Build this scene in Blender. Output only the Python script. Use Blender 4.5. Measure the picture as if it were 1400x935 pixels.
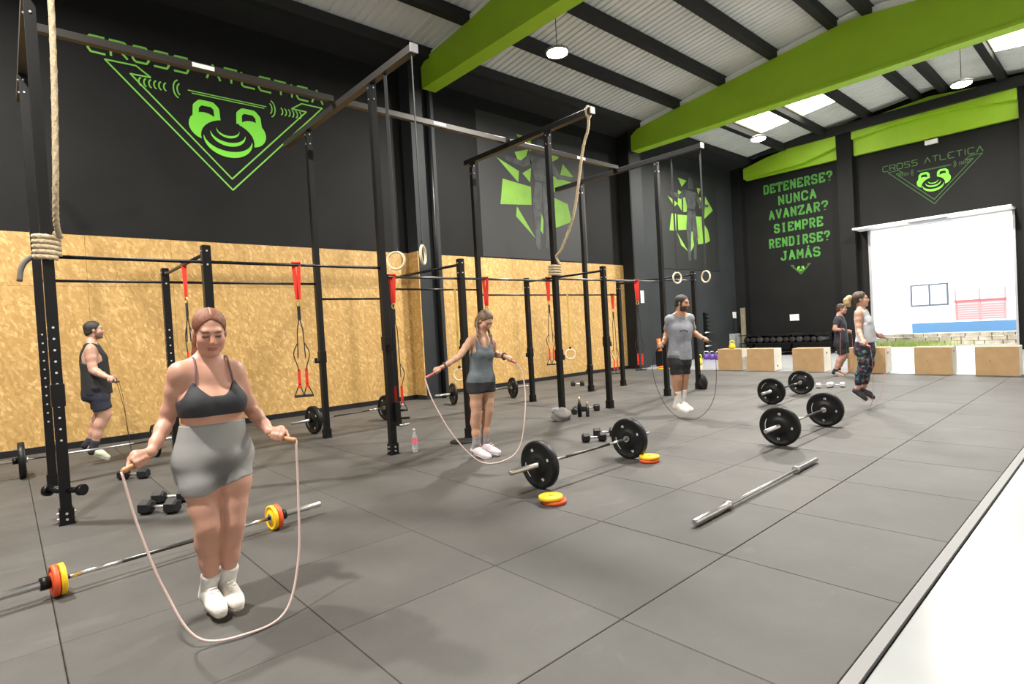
import bpy, math, random
import numpy as np
from mathutils import Vector, Matrix

for o in list(bpy.data.objects):
    bpy.data.objects.remove(o, do_unlink=True)
S = bpy.context.scene
C = S.collection
random.seed(7)

# ------------------------------------------------------------------ camera, sky, sun, exposure
def cam_axes(yaw, pitch, roll):
    cy, sy, cp, sp = math.cos(yaw), math.sin(yaw), math.cos(pitch), math.sin(pitch)
    fwd = Vector((-sy*cp, cy*cp, -sp)); right = Vector((cy, sy, 0)); up = right.cross(fwd)
    cr, sr = math.cos(roll), math.sin(roll)
    return cr*right + sr*up, -sr*right + cr*up, fwd
cd = bpy.data.cameras.new('camera'); cam = bpy.data.objects.new('camera', cd); C.objects.link(cam)
r_, u_, f_ = cam_axes(0.840815, 0.021776, -0.055807)
cam.matrix_world = Matrix(((r_.x, u_.x, -f_.x, 0), (r_.y, u_.y, -f_.y, 0), (r_.z, u_.z, -f_.z, 1.50636), (0, 0, 0, 1)))
cd.sensor_fit = 'HORIZONTAL'; cd.sensor_width = 36; cd.lens = 774.549/1400*36
cd.clip_start = 0.05; cd.clip_end = 300
S.camera = cam

wd = bpy.data.worlds.new('sky'); S.world = wd; wd.use_nodes = True
bg = wd.node_tree.nodes['Background']
bg.inputs[0].default_value = (0.80, 0.90, 1.0, 1); bg.inputs[1].default_value = 4.0
sd = bpy.data.lights.new('sun', 'SUN'); sun = bpy.data.objects.new('sun', sd); C.objects.link(sun)
sd.energy = 8.0; sd.angle = 0.01; sd.color = (1, .95, .88)
sun.rotation_euler = (math.radians(42), 0, math.radians(28))
S.view_settings.view_transform = 'Standard'; S.view_settings.look = 'None'
S.view_settings.exposure = 0.0; S.view_settings.gamma = 1.0
S.view_settings.use_curve_mapping = False
LAMP_POWER = 860.0
LAMPS = [(-8.05, 8.92), (-8.2, 18.5), (-3.04, 18.85), (-8.1, -1.2), (-3.0, 8.9), (-3.0, -1.2)]

# ------------------------------------------------------------------ helpers
M = {}
def mat(name, col, rough=.6, metal=0., var=0., scale=8., bump=0., bscale=60., emit=None, estr=0., trans=0., spec=None, coat=0.):
    m = bpy.data.materials.new(name); m.use_nodes = True
    nt = m.node_tree; b = nt.nodes['Principled BSDF']
    b.inputs['Base Color'].default_value = (*col, 1); b.inputs['Roughness'].default_value = rough
    b.inputs['Metallic'].default_value = metal
    if spec is not None: b.inputs['Specular IOR Level'].default_value = spec
    if coat: b.inputs['Coat Weight'].default_value = coat
    if trans: b.inputs['Transmission Weight'].default_value = trans
    if emit: b.inputs['Emission Color'].default_value = (*emit, 1); b.inputs['Emission Strength'].default_value = estr
    if var or bump:
        tc = nt.nodes.new('ShaderNodeTexCoord')
    if var:
        n = nt.nodes.new('ShaderNodeTexNoise'); n.inputs['Scale'].default_value = scale; n.inputs['Detail'].default_value = 6
        nt.links.new(tc.outputs['Object'], n.inputs['Vector'])
        r = nt.nodes.new('ShaderNodeValToRGB')
        r.color_ramp.elements[0].position = .3; r.color_ramp.elements[1].position = .72
        r.color_ramp.elements[0].color = (*[c*(1-var) for c in col], 1); r.color_ramp.elements[1].color = (*[min(1, c*(1+var)) for c in col], 1)
        nt.links.new(n.outputs['Fac'], r.inputs['Fac']); nt.links.new(r.outputs['Color'], b.inputs['Base Color'])
    if bump:
        n2 = nt.nodes.new('ShaderNodeTexNoise'); n2.inputs['Scale'].default_value = bscale; n2.inputs['Detail'].default_value = 4
        nt.links.new(tc.outputs['Object'], n2.inputs['Vector'])
        bp = nt.nodes.new('ShaderNodeBump'); bp.inputs['Strength'].default_value = bump; bp.inputs['Distance'].default_value = .01
        nt.links.new(n2.outputs['Fac'], bp.inputs['Height']); nt.links.new(bp.outputs['Normal'], b.inputs['Normal'])
    M[name] = m
    return m

def norm(v): v = np.asarray(v, float); return v/np.linalg.norm(v)
class MB:
    def __init__(s): s.v = []; s.f = []
    def add(s, vs, fs):
        n = len(s.v); s.v += [tuple(map(float, q)) for q in vs]; s.f += [tuple(i+n for i in q) for q in fs]; return s
    def box(s, lo, hi, ch=0.):
        x0, y0, z0 = lo; x1, y1, z1 = hi
        if ch <= 0:
            return s.add([(x0,y0,z0),(x1,y0,z0),(x1,y1,z0),(x0,y1,z0),(x0,y0,z1),(x1,y0,z1),(x1,y1,z1),(x0,y1,z1)],
                  [(0,3,2,1),(4,5,6,7),(0,1,5,4),(1,2,6,5),(2,3,7,6),(3,0,4,7)])
        b = [(x0,y0),(x1,y0),(x1,y1),(x0,y1)]; q = [(x0+ch,y0+ch),(x1-ch,y0+ch),(x1-ch,y1-ch),(x0+ch,y1-ch)]
        vs = [(*p, z0) for p in b] + [(*p, z1-ch) for p in b] + [(*p, z1) for p in q]
        fs = [(0,3,2,1),(8,9,10,11)]
        for i in range(4):
            j = (i+1) % 4; fs += [(i, j, 4+j, 4+i), (4+i, 4+j, 8+j, 8+i)]
        return s.add(vs, fs)
    def obox(s, c, ax, half):
        c = np.asarray(c, float); A = [norm(a)*h for a, h in zip(ax, half)]
        vs = [c + sx*A[0] + sy*A[1] + sz*A[2] for sz in (-1, 1) for sx, sy in ((-1,-1),(1,-1),(1,1),(-1,1))]
        return s.add(vs, [(0,3,2,1),(4,5,6,7),(0,1,5,4),(1,2,6,5),(2,3,7,6),(3,0,4,7)])
    def lathe(s, a, b, prof, n=16, caps=True):
        a = np.asarray(a, float); b = np.asarray(b, float); d = b-a; L = np.linalg.norm(d); d = d/L
        t = np.array([0,0,1.]) if abs(d[2]) < .9 else np.array([1.,0,0]); u = norm(np.cross(t, d)); w = np.cross(d, u)
        vs = []; fs = []
        for q, r in prof:
            for i in range(n):
                an = 2*math.pi*i/n; vs.append(a + d*q*L + (u*math.cos(an)+w*math.sin(an))*r)
        for k in range(len(prof)-1):
            for i in range(n):
                j = (i+1) % n; fs.append((k*n+i, k*n+j, (k+1)*n+j, (k+1)*n+i))
        if caps: fs.append(tuple(range(n-1, -1, -1))); fs.append(tuple((len(prof)-1)*n+i for i in range(n)))
        return s.add(vs, fs)
    def cyl(s, a, b, r, n=14, r2=None): return s.lathe(a, b, [(0, r), (1, r if r2 is None else r2)], n)
    def tube(s, pts, r, n=8, close=False):
        P = [np.asarray(q, float) for q in pts]; m = len(P); R = r if hasattr(r, '__len__') else [r]*m
        vs = []; fs = []; up = None
        for i in range(m):
            if close: t = norm(P[(i+1) % m]-P[i-1])
            else: t = norm(P[min(i+1, m-1)]-P[max(i-1, 0)])
            if up is None: up = np.array([0,0,1.]) if abs(t[2]) < .9 else np.array([1.,0,0])
            u = norm(np.cross(up, t)); w = np.cross(t, u); up = w if abs(np.dot(w, t)) < .9 else up
            for k in range(n):
                an = 2*math.pi*k/n; vs.append(P[i] + (u*math.cos(an)+w*math.sin(an))*R[i])
        for i in range(m if close else m-1):
            i2 = (i+1) % m
            for k in range(n):
                j = (k+1) % n; fs.append((i*n+k, i*n+j, i2*n+j, i2*n+k))
        if not close: fs.append(tuple(range(n-1, -1, -1))); fs.append(tuple((m-1)*n+k for k in range(n)))
        return s.add(vs, fs)
    def prism(s, poly, o, ax, ay, az, h):
        o = np.asarray(o, float); ax, ay, az = (np.asarray(q, float) for q in (ax, ay, az)); n = len(poly)
        vs = [o + ax*x + ay*y for x, y in poly] + [o + ax*x + ay*y + az*h for x, y in poly]
        fs = [tuple(range(n-1, -1, -1)), tuple(range(n, 2*n))] + [(i, (i+1) % n, n+(i+1) % n, n+i) for i in range(n)]
        return s.add(vs, fs)
    def build(s, name, m, parent=None, smooth=False, org=None):
        if org is None: org = Vector((0, 0, 0))
        if parent is not None and parent.parent is not None: org = parent.parent.location + parent.location
        if parent is not None and parent.parent is None: org = parent.location
        V = np.array(s.v, float)
        me = bpy.data.meshes.new(name); me.from_pydata((V-np.array(org)).tolist(), [], s.f); me.update()
        me.materials.append(M[m] if isinstance(m, str) else m)
        ob = bpy.data.objects.new(name, me); C.objects.link(ob)
        if parent is not None: ob.parent = parent
        else: ob.location = org
        if smooth: me.polygons.foreach_set('use_smooth', [True]*len(me.polygons))
        if smooth == 'auto':
            me.polygons.foreach_set('use_smooth', [len(p.vertices) == 4 for p in me.polygons])
        me.update()
        return ob
def empty(name, loc=(0, 0, 0)):
    o = bpy.data.objects.new(name, None); C.objects.link(o); o.location = loc; o.empty_display_size = .1; return o
def lab(o, label, cat, group=None):
    o['label'] = label; o['category'] = cat
    if group: o['group'] = group
    return o
def struct(o): o['kind'] = 'structure'; return o
def place(o, loc, rz=0., rx=0., ry=0.): o.location = loc; o.rotation_euler = (rx, ry, rz); return o
def copy_tree(o, parent=None):
    c = o.copy(); C.objects.link(c); c.parent = parent
    for ch in list(o.children):
        copy_tree(ch, c)
    return c

# ------------------------------------------------------------------ materials
mat('black_wall', (.0058, .0061, .0061), .7, var=.25, scale=1.2, bump=.12, bscale=40, spec=.22)
mat('grey_wall', (.021, .0245, .0265), .65, var=.12, scale=1.1, bump=.12, bscale=40, spec=.25)
mat('light_wall', (.62, .62, .60), .7)
mat('black_rubber', (.007, .007, .0075), .6, spec=.3)
mat('green_beam', (.33, .56, .016), .55, var=.06, scale=1.5)
mat('logo_green', (.17, .62, .04), .7)
mat('mural_green', (.135, .275, .035), .7, var=.15, scale=2)
mat('slogan_green', (.045, .20, .024), .7, var=.25, scale=3)
mat('logo_line_dim', (.045, .12, .028), .7)
mat('logo_line', (.17, .48, .06), .7)
mat('mural_dark', (.010, .011, .011), .6)
mat('mural_grey', (.036, .040, .040), .6, var=.5, scale=5)
mat('mural_grey2', (.016, .017, .0175), .6)
mat('roof_sheet', (.72, .735, .73), .5, metal=.0, var=.06, scale=.8)
mat('purlin', (.010, .010, .0115), .75, var=.2, scale=3)
mat('white_infill', (.88, .89, .90), .5)
mat('black_steel', (.0045, .0045, .005), .38, spec=.28)
mat('brown_steel', (.030, .027, .023), .4, metal=.2)
mat('bright_steel', (.62, .61, .60), .28, metal=1.)
mat('dark_chrome', (.10, .10, .10), .35, metal=1.)
mat('bolt', (.75, .75, .75), .3, metal=.8)
mat('sticker', (.85, .85, .83), .5)
mat('red_strap', (.75, .03, .015), .7, bump=.2, bscale=300)
mat('black_strap', (.015, .015, .016), .8)
mat('grip', (.02, .02, .022), .7)
mat('yellow_strap', (.55, .36, .08), .7)
mat('ring_wood', (.72, .60, .40), .5, var=.12, scale=20)
mat('rope_hemp', (.50, .40, .26), .9, var=.3, scale=60, bump=.6, bscale=160)
mat('rope_tail', (.12, .11, .10), .9)
mat('bumper', (.0055, .006, .0065), .42, bump=.03, bscale=200, spec=.3)
mat('plate_mark', (.55, .60, .57), .6)
mat('yellow_plate', (.85, .50, .01), .5)
mat('red_plate', (.72, .09, .02), .5)
mat('db_head', (.010, .010, .011), .55, spec=.35)
mat('box_front', (.37, .24, .118), .6, var=.10, scale=5, bump=.1)
mat('box_side', (.66, .62, .55), .6, var=.04, scale=4)
mat('dark_hole', (.01, .01, .01), .9)
mat('white_plastic', (.72, .72, .70), .5)
mat('paper', (.80, .80, .80), .8)
mat('purple', (.12, .05, .35), .5)
mat('blue', (.02, .12, .40), .5)
mat('yellow', (.75, .55, .02), .45)
mat('orange', (.80, .16, .02), .5)
mat('tan_board', (.17, .15, .10), .8, var=.15, scale=6)
mat('radiator', (.30, .32, .32), .5)
mat('skylight', (.9, .9, .85), .6, emit=(1, .97, .86), estr=7.0)
mat('lamp_diffuser', (.9, .9, .9), .5, emit=(1, .96, .90), estr=60.)
mat('lamp_body', (.25, .25, .25), .4, metal=.5)
mat('cable', (.02, .02, .02), .8)
mat('door_white', (.74, .74, .74), .5)
mat('vent_grey', (.35, .35, .37), .5)
mat('steel_frame', (.40, .40, .42), .4, metal=.6)
mat('ext_white', (.85, .85, .84), .8, var=.03, scale=1)
mat('ext_ground', (.62, .60, .56), .9, var=.08, scale=.5)
mat('ext_blue', (.035, .10, .19), .7)
mat('ext_red', (.40, .05, .06), .7)
mat('ext_pink', (.36, .14, .14), .7)
mat('ext_pale', (.42, .27, .27), .7)
mat('ext_stone', (.50, .44, .34), .95, var=.35, scale=3, bump=.4, bscale=12)
mat('ext_grass', (.30, .38, .10), .95, var=.4, scale=8)
mat('window_frame', (.05, .055, .075), .5)
mat('window_glass', (.55, .58, .60), .15)
mat('bottle_plastic', (.80, .88, .92), .12, trans=.75)
mat('bottle_label', (.75, .16, .20), .5)
mat('bottle_cap', (.65, .65, .65), .5)
mat('gold', (.65, .48, .15), .3, metal=.9)
mat('grey_bag', (.17, .155, .15), .85, var=.2, scale=15, bump=.4, bscale=40)
mat('light_cloth', (.20, .21, .24), .85)
mat('pink_rope', (.62, .46, .42), .5)
mat('red_rope', (.5, .20, .18), .5)
mat('wood_handle', (.52, .24, .11), .45)
mat('red_handle', (.55, .14, .13), .5)

def osb():
    m = bpy.data.materials.new('osb'); m.use_nodes = True; nt = m.node_tree; b = nt.nodes['Principled BSDF']; L = nt.links.new
    tc = nt.nodes.new('ShaderNodeTexCoord'); geo = nt.nodes.new('ShaderNodeNewGeometry')
    src = geo.outputs['Position']
    cols = []; facs = []
    for k, (rot, sc) in enumerate(((.5, (18, 11, 26)), (-.7, (18, 25, 10)), (1.3, (18, 13, 28)))):
        mp = nt.nodes.new('ShaderNodeMapping'); mp.inputs['Rotation'].default_value = (rot, 0, 0); mp.inputs['Location'].default_value = (k*3., k*5.3, k*1.7)
        L(src, mp.inputs['Vector'])
        mp2 = nt.nodes.new('ShaderNodeMapping'); mp2.inputs['Scale'].default_value = sc; L(mp.outputs['Vector'], mp2.inputs['Vector'])
        dn = nt.nodes.new('ShaderNodeTexNoise'); dn.inputs['Scale'].default_value = 5.0; dn.inputs['Detail'].default_value = 1; L(mp.outputs['Vector'], dn.inputs['Vector'])
        mx = nt.nodes.new('ShaderNodeVectorMath'); mx.operation = 'MULTIPLY_ADD'; mx.inputs[1].default_value = (3.2, 3.2, 3.2)
        L(dn.outputs['Color'], mx.inputs[0]); L(mp2.outputs['Vector'], mx.inputs[2])
        vo = nt.nodes.new('ShaderNodeTexVoronoi'); vo.inputs['Scale'].default_value = 1.0; L(mx.outputs[0], vo.inputs['Vector'])
        sep = nt.nodes.new('ShaderNodeSeparateColor'); L(vo.outputs['Color'], sep.inputs[0]); facs.append(sep.outputs[0])
    a = nt.nodes.new('ShaderNodeMath'); a.operation = 'MAXIMUM'; L(facs[0], a.inputs[0]); L(facs[1], a.inputs[1])
    a2 = nt.nodes.new('ShaderNodeMath'); a2.operation = 'MULTIPLY'; L(a.outputs[0], a2.inputs[0]); L(facs[2], a2.inputs[1])
    big = nt.nodes.new('ShaderNodeTexNoise'); big.inputs['Scale'].default_value = .9; big.inputs['Detail'].default_value = 3; L(src, big.inputs['Vector'])
    a3 = nt.nodes.new('ShaderNodeMath'); a3.operation = 'MULTIPLY_ADD'; L(big.outputs['Fac'], a3.inputs[0]); a3.inputs[1].default_value = .35; L(a2.outputs[0], a3.inputs[2])
    r = nt.nodes.new('ShaderNodeValToRGB'); e = r.color_ramp.elements
    e[0].position = .10; e[0].color = (.36, .21, .062, 1); e[1].position = 1.0; e[1].color = (.60, .40, .165, 1)
    q = e.new(.5); q.color = (.445, .275, .088, 1); q = e.new(.8); q.color = (.50, .32, .112, 1)
    L(a3.outputs[0], r.inputs['Fac']); L(r.outputs['Color'], b.inputs['Base Color']); b.inputs['Roughness'].default_value = .6
    bp = nt.nodes.new('ShaderNodeBump'); bp.inputs['Strength'].default_value = .15; bp.inputs['Distance'].default_value = .004
    L(a2.outputs[0], bp.inputs['Height']); L(bp.outputs['Normal'], b.inputs['Normal'])
    M['osb'] = m
osb()
def rubber_floor():
    m = bpy.data.materials.new('rubber_mat'); m.use_nodes = True; nt = m.node_tree; b = nt.nodes['Principled BSDF']; L = nt.links.new
    geo = nt.nodes.new('ShaderNodeNewGeometry'); oi = nt.nodes.new('ShaderNodeObjectInfo')
    n = nt.nodes.new('ShaderNodeTexNoise'); n.inputs['Scale'].default_value = 1.3; n.inputs['Detail'].default_value = 7; n.inputs['Roughness'].default_value = .62
    L(geo.outputs['Position'], n.inputs['Vector'])
    r = nt.nodes.new('ShaderNodeValToRGB'); e = r.color_ramp.elements
    e[0].position = .32; e[0].color = (.050, .0485, .0455, 1); e[1].position = .78; e[1].color = (.082, .079, .0735, 1)
    L(n.outputs['Fac'], r.inputs['Fac'])
    hs = nt.nodes.new('ShaderNodeHueSaturation'); L(r.outputs['Color'], hs.inputs['Color'])
    mr = nt.nodes.new('ShaderNodeMapRange'); mr.inputs[3].default_value = .90; mr.inputs[4].default_value = 1.10
    L(oi.outputs['Random'], mr.inputs[0]); L(mr.outputs[0], hs.inputs['Value'])
    # scuffs of pale chalk dust, with a shape of their own
    mp = nt.nodes.new('ShaderNodeMapping'); mp.inputs['Scale'].default_value = (1.2, .5, 1); mp.inputs['Rotation'].default_value = (0, 0, .6); L(geo.outputs['Position'], mp.inputs['Vector'])
    n3 = nt.nodes.new('ShaderNodeTexNoise'); n3.inputs['Scale'].default_value = 2.2; n3.inputs['Detail'].default_value = 8; n3.inputs['Roughness'].default_value = .7; n3.inputs['Distortion'].default_value = .6; L(mp.outputs['Vector'], n3.inputs['Vector'])
    mr3 = nt.nodes.new('ShaderNodeMapRange'); mr3.inputs[1].default_value = .60; mr3.inputs[2].default_value = .78; mr3.inputs[4].default_value = .28; L(n3.outputs['Fac'], mr3.inputs[0])
    mx = nt.nodes.new('ShaderNodeMix'); mx.data_type = 'RGBA'; L(mr3.outputs[0], mx.inputs[0]); L(hs.outputs['Color'], mx.inputs[6]); mx.inputs[7].default_value = (.20, .19, .175, 1)
    L(mx.outputs[2], b.inputs['Base Color'])
    b.inputs['Roughness'].default_value = .62
    n2 = nt.nodes.new('ShaderNodeTexNoise'); n2.inputs['Scale'].default_value = 160; L(geo.outputs['Position'], n2.inputs['Vector'])
    bp = nt.nodes.new('ShaderNodeBump'); bp.inputs['Strength'].default_value = .2; bp.inputs['Distance'].default_value = .003
    L(n2.outputs['Fac'], bp.inputs['Height']); L(bp.outputs['Normal'], b.inputs['Normal'])
    M['rubber_mat'] = m
rubber_floor()
mat('concrete', (.36, .375, .385), .22, var=.06, scale=1.5, bump=.02, bscale=5)
mat('joint', (.012, .012, .012), .9)
mat('alu_edge', (.18, .18, .18), .5, metal=.2)

# ------------------------------------------------------------------ shell
XL, YB, YR, XR = -11.5, 23.5, -9.0, 2.6
RID = -4.575
def zp(x): return 7.93 + .12*((x if x < RID else 2*RID-x) + 9.16)      # underside of purlins
MATZ = 0.0
floor_ = struct(MB().box((XL, YR, -.3), (XR, YB, -.02)).build('floor', 'joint'))
MB().box((-.79, YR, -.05), (XR, YB, -.012)).build('concrete_slab', 'concrete', floor_)
MB().box((XL, 15.32, -.05), (-.79, YB, -.012)).build('concrete_slab', 'concrete', floor_)
MB().box((-.855, YR, -.05), (-.80, 15.32, .004)).build('edge_strip', 'alu_edge', floor_)
MB().box((XL, 15.30, -.05), (-.80, 15.335, .002)).build('edge_strip', 'alu_edge', floor_)
xs = [-11.5] + [-10.813+i for i in range(10)] + [-.86]
ys = [2.267+1.067*k for k in range(-8, 13)] + [15.3]
tile_mesh = {}
for i in range(len(xs)-1):
    for j in range(len(ys)-1):
        x0, x1, y0, y1 = xs[i], xs[i+1], ys[j], ys[j+1]
        if y1 < -2 and x0 < -5: continue
        if y1 - y0 < .05: continue
        key = (round(x1-x0, 3), round(y1-y0, 3))
        if key not in tile_mesh:
            t = MB().box((.0022, .0022, -.02), (key[0]-.0022, key[1]-.0022, 0), .003).build('floor_tile', 'rubber_mat', floor_)
            tile_mesh[key] = t.data; t.location = (x0, y0, 0)
        else:
            t = bpy.data.objects.new('floor_tile', tile_mesh[key]); C.objects.link(t); t.parent = floor_; t.location = (x0, y0, 0)
        t.location.z = random.uniform(-.0015, .0005)

wall_l = struct(MB().box((XL-.3, YR, -.1), (XL, YB+.3, 8.3)).build('wall_left', 'black_wall'))
MB().box((XL, 15.5, 0), (XL+.012, YB, 8.2)).build('grey_facing', 'grey_wall', wall_l)
for y0, y1, mt in ((7.19, 7.83, 'grey_wall'), (15.47, 16.1, 'grey_wall'), (23.1, 23.5, 'black_wall')):
    MB().box((XL, y0, 0), (XL+.42, y1, 7.75), .01).build('pilaster', mt, wall_l)
MB().cyl((XL+.5, 7.62, 0), (XL+.5, 7.62, 7.2), .06, 14).build('downpipe', 'black_steel', wall_l, True)
MB().box((XL+.012, 15.4, 0), (XL+.44, 15.47, 7.7)).build('black_return', 'black_wall', wall_l)
base_l = struct(MB().box((XL, YR, 0), (XL+.035, 7.19, .10), .004).box((XL, 7.83, 0), (XL+.035, 15.4, .10), .004).build('baseboard_left', 'black_rubber'))
OSBT = 3.43
def osb_run(y0, y1):
    n = max(1, round((y1-y0)/1.22)); w = (y1-y0)/n
    for k in range(n):
        for z0, z1 in ((.10, 2.60), (2.60, OSBT)):
            MB().box((XL, y0+k*w+.0015, z0+.0015), (XL+.02, y0+(k+1)*w-.0015, z1-.0015)).build('osb_panel', 'osb', wall_l)
osb_run(-2.6, 7.19); osb_run(7.83, 15.4)
MB().box((XL+.02, 7.165, .1), (XL+.42, 7.188, OSBT)).build('osb_panel', 'osb', wall_l)

DX0, DX1, DZ = -6.6, -2.6, 4.35
wb = MB().box((XL-.3, YB, 0), (DX0, YB+.3, 8.85)).box((DX1, YB, 0), (XR+.3, YB+.3, 8.85)).box((DX0, YB, DZ), (DX1, YB+.3, 8.85))
wall_b = struct(wb.build('wall_back', 'black_wall'))
MB().box((-7.43, 23.15, 0), (-6.93, YB, 8.2), .01).build('pilaster', 'black_wall', wall_b)
MB().box((-2.40, 23.15, 0), (-1.9, YB, 8.2), .01).build('pilaster', 'black_wall', wall_b)
wall_r = struct(MB().box((XR, YR, -.1), (XR+.3, YB+.3, 8.0)).build('wall_right', 'light_wall'))
wall_e = struct(MB().box((XL-.3, YR-.3, -.1), (XR+.3, YR, 8.9)).build('wall_rear', 'light_wall'))

# ceiling: purlins along the hall, corrugated sheets, skylights, green delta beams
ceil = empty('ceiling', (0, 0, 0)); struct(ceil)
PX = [-10.75, -9.3, -7.85, -6.4, -4.95]; PX += [2*RID-x for x in reversed(PX)]
for x in PX:
    z = zp(x); MB().box((x-.10, YR, z), (x+.10, YB, z+.24)).build('purlin', 'purlin', ceil)
SKY = {(0, 1): 1, (1, 2): 1}
edges = [-11.6] + PX + [XR+.1]
SKY_Y = (17.2, 21.0)
skyb = [(-9.3, -7.85), (-7.85, -6.4), (-2.75, -1.3), (-1.3, .15)]
def sheet_mesh(w):
    pass
def corrug(x0, x1, y0, y1):
    ml = MB(); pit = .18; dep = .03; n = int(round((y1-y0)/pit)); pit = (y1-y0)/n
    prof = []
    for k in range(n):
        y = y0+k*pit; prof += [(y, 0), (y+.30*pit, 0), (y+.42*pit, dep), (y+.88*pit, dep)]
    prof.append((y1, 0))
    pts = [x0, x1] if (x1 <= RID or x0 >= RID) else [x0, RID, x1]
    vs = []; fs = []
    for x in pts:
        zz = zp(x) + .25
        vs += [(x, y, zz+d) for y, d in prof]
    m = len(prof)
    for a in range(len(pts)-1):
        for k in range(m-1): fs.append((a*m+k, a*m+k+1, (a+1)*m+k+1, (a+1)*m+k))
    return ml.add(vs, fs)
MB().prism([(-11.6, zp(-10.75)-.12), (-10.84, zp(-10.84)+.02), (-10.84, zp(-10.84)+.30), (-11.6, zp(-10.75)+.28)], (0, YR, 0), (1, 0, 0), (0, 0, 1), (0, 1, 0), YB-YR).build('eave_board', 'purlin', ceil)
for a, b in zip(edges[1:-1], edges[2:]):
    runs = [(YR, -1.0), (-1.0, 7.7), (7.7, 15.7), (15.7, YB)]
    for y0, y1 in runs:
        if (round(a, 2), round(b, 2)) in [(round(p, 2), round(q, 2)) for p, q in skyb] and y0 > 15:
            for u0, u1 in ((y0, SKY_Y[0]), (SKY_Y[1], y1)): corrug(a, b, u0, u1).build('roof_sheet', 'roof_sheet', ceil)
            corrug(a, b, *SKY_Y).build('skylight', 'skylight', ceil)
            for xx in (a+.1, b-.13): MB().box((xx, SKY_Y[0], zp(xx)+.2), (xx+.03, SKY_Y[1], zp(xx)+.25)).build('skylight_frame', 'tan_board', ceil)
        else:
            corrug(a, b, y0, y1).build('roof_sheet', 'roof_sheet', ceil)
def beam_poly(z0):
    left = [(-11.0, z0), (-11.0, z0+.48), (-10.75, z0+.64), (-9.16, 7.925), (RID, zp(RID)-.005)]
    return left + [(2*RID-x, z) for x, z in reversed(left[:-1])]
for yb, z0 in ((7.50, 7.17), (15.50, 7.08)):
    MB().prism(beam_poly(z0), (0, yb, 0), (1, 0, 0), (0, 0, 1), (0, 1, 0), .30).build('roof_beam', 'green_beam', ceil)
    MB().box((-10.95, yb-.03, z0-.03), (1.8, yb+.33, z0+.04)).build('beam_flange', 'green_beam', ceil)
    for a, b in zip(PX[:-1], PX[1:]):
        MB().prism([(a+.1, zp(a+.1)), (b-.1, zp(b-.1)), (b-.1, zp(b-.1)+.16), (a+.1, zp(a+.1)+.16)], (0, yb+.06, 0), (1, 0, 0), (0, 0, 1), (0, 1, 0), .04).build('infill_strip', 'white_infill', ceil)
# beam on the back wall: flat lower web and curved upper flange, cut by the black pilasters
flat = [(-10.95, 7.15), (-10.95, 7.6), (-8.9, 8.0), (RID, 8.4), (-2.42, 8.2), (-2.42, 7.10)]
for x0, x1 in ((-11.0, -7.44), (-6.92, -2.41)):
    def clip(poly):
        out = []
        def cut(P, f, x):
            R = []
            for k in range(len(P)):
                a, b = P[k], P[(k+1) % len(P)]; ia, ib = f(a[0]), f(b[0])
                if ia: R.append(a)
                if ia != ib:
                    t = (x-a[0])/(b[0]-a[0]); R.append((x, a[1]+t*(b[1]-a[1])))
            return R
        return cut(cut(poly, lambda q: q >= x0, x0), lambda q: q <= x1, x1)
    MB().prism(clip(flat), (0, 23.34, 0), (1, 0, 0), (0, 0, 1), (0, 1, 0), .16).build('back_beam', 'green_beam', ceil)
    arch = [(-10.95, 7.18), (-9.9, 7.2), (-8.67, 7.26), (-7.8, 7.46), (-7.42, 7.55), (-6.93, 7.68), (-5.9, 7.80), (-5.1, 7.85), (-4.0, 7.82), (-3.2, 7.72), (-2.42, 7.6), (-2.42, 8.15), (-3.4, 8.3), (RID, 8.42), (-6.2, 8.27), (-7.4, 8.14), (-8.9, 7.98), (-10.0, 7.82), (-10.95, 7.6)]
    MB().prism(clip(arch), (0, 23.14, 0), (1, 0, 0), (0, 0, 1), (0, 1, 0), .2).build('back_beam_flange', 'green_beam', ceil)
MB().box((XL, 23.0, 7.95), (XR, 23.2, 8.25)).build('wall_plate', 'purlin', ceil)

# tilt-up door leaf and its frame
door = empty('door_1', (DX0, YB, 0)); struct(door)
MB().box((-6.85, 22.6, 4.36), (-2.58, 24.6, 4.42), .01).build('door_leaf', 'door_white', door)
vn = MB().box((-5.25, 22.9, 4.335), (-4.2, 23.9, 4.36)).build('vent', 'vent_grey', door)
for k in range(7): MB().box((-5.2, 22.97+k*.13, 4.325), (-4.25, 23.02+k*.13, 4.336)).build('vent_slat', 'steel_frame', vn)
MB().box((DX0, 23.42, 0), (DX0+.08, 23.56, DZ)).build('jamb', 'steel_frame', door)
MB().box((DX1-.06, 23.42, 0), (DX1, 23.56, DZ)).build('jamb', 'steel_frame', door)
MB().box((DX0, 23.42, DZ-.03), (DX1, 23.56, DZ+.03)).build('lintel', 'white_plastic', door)
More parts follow.
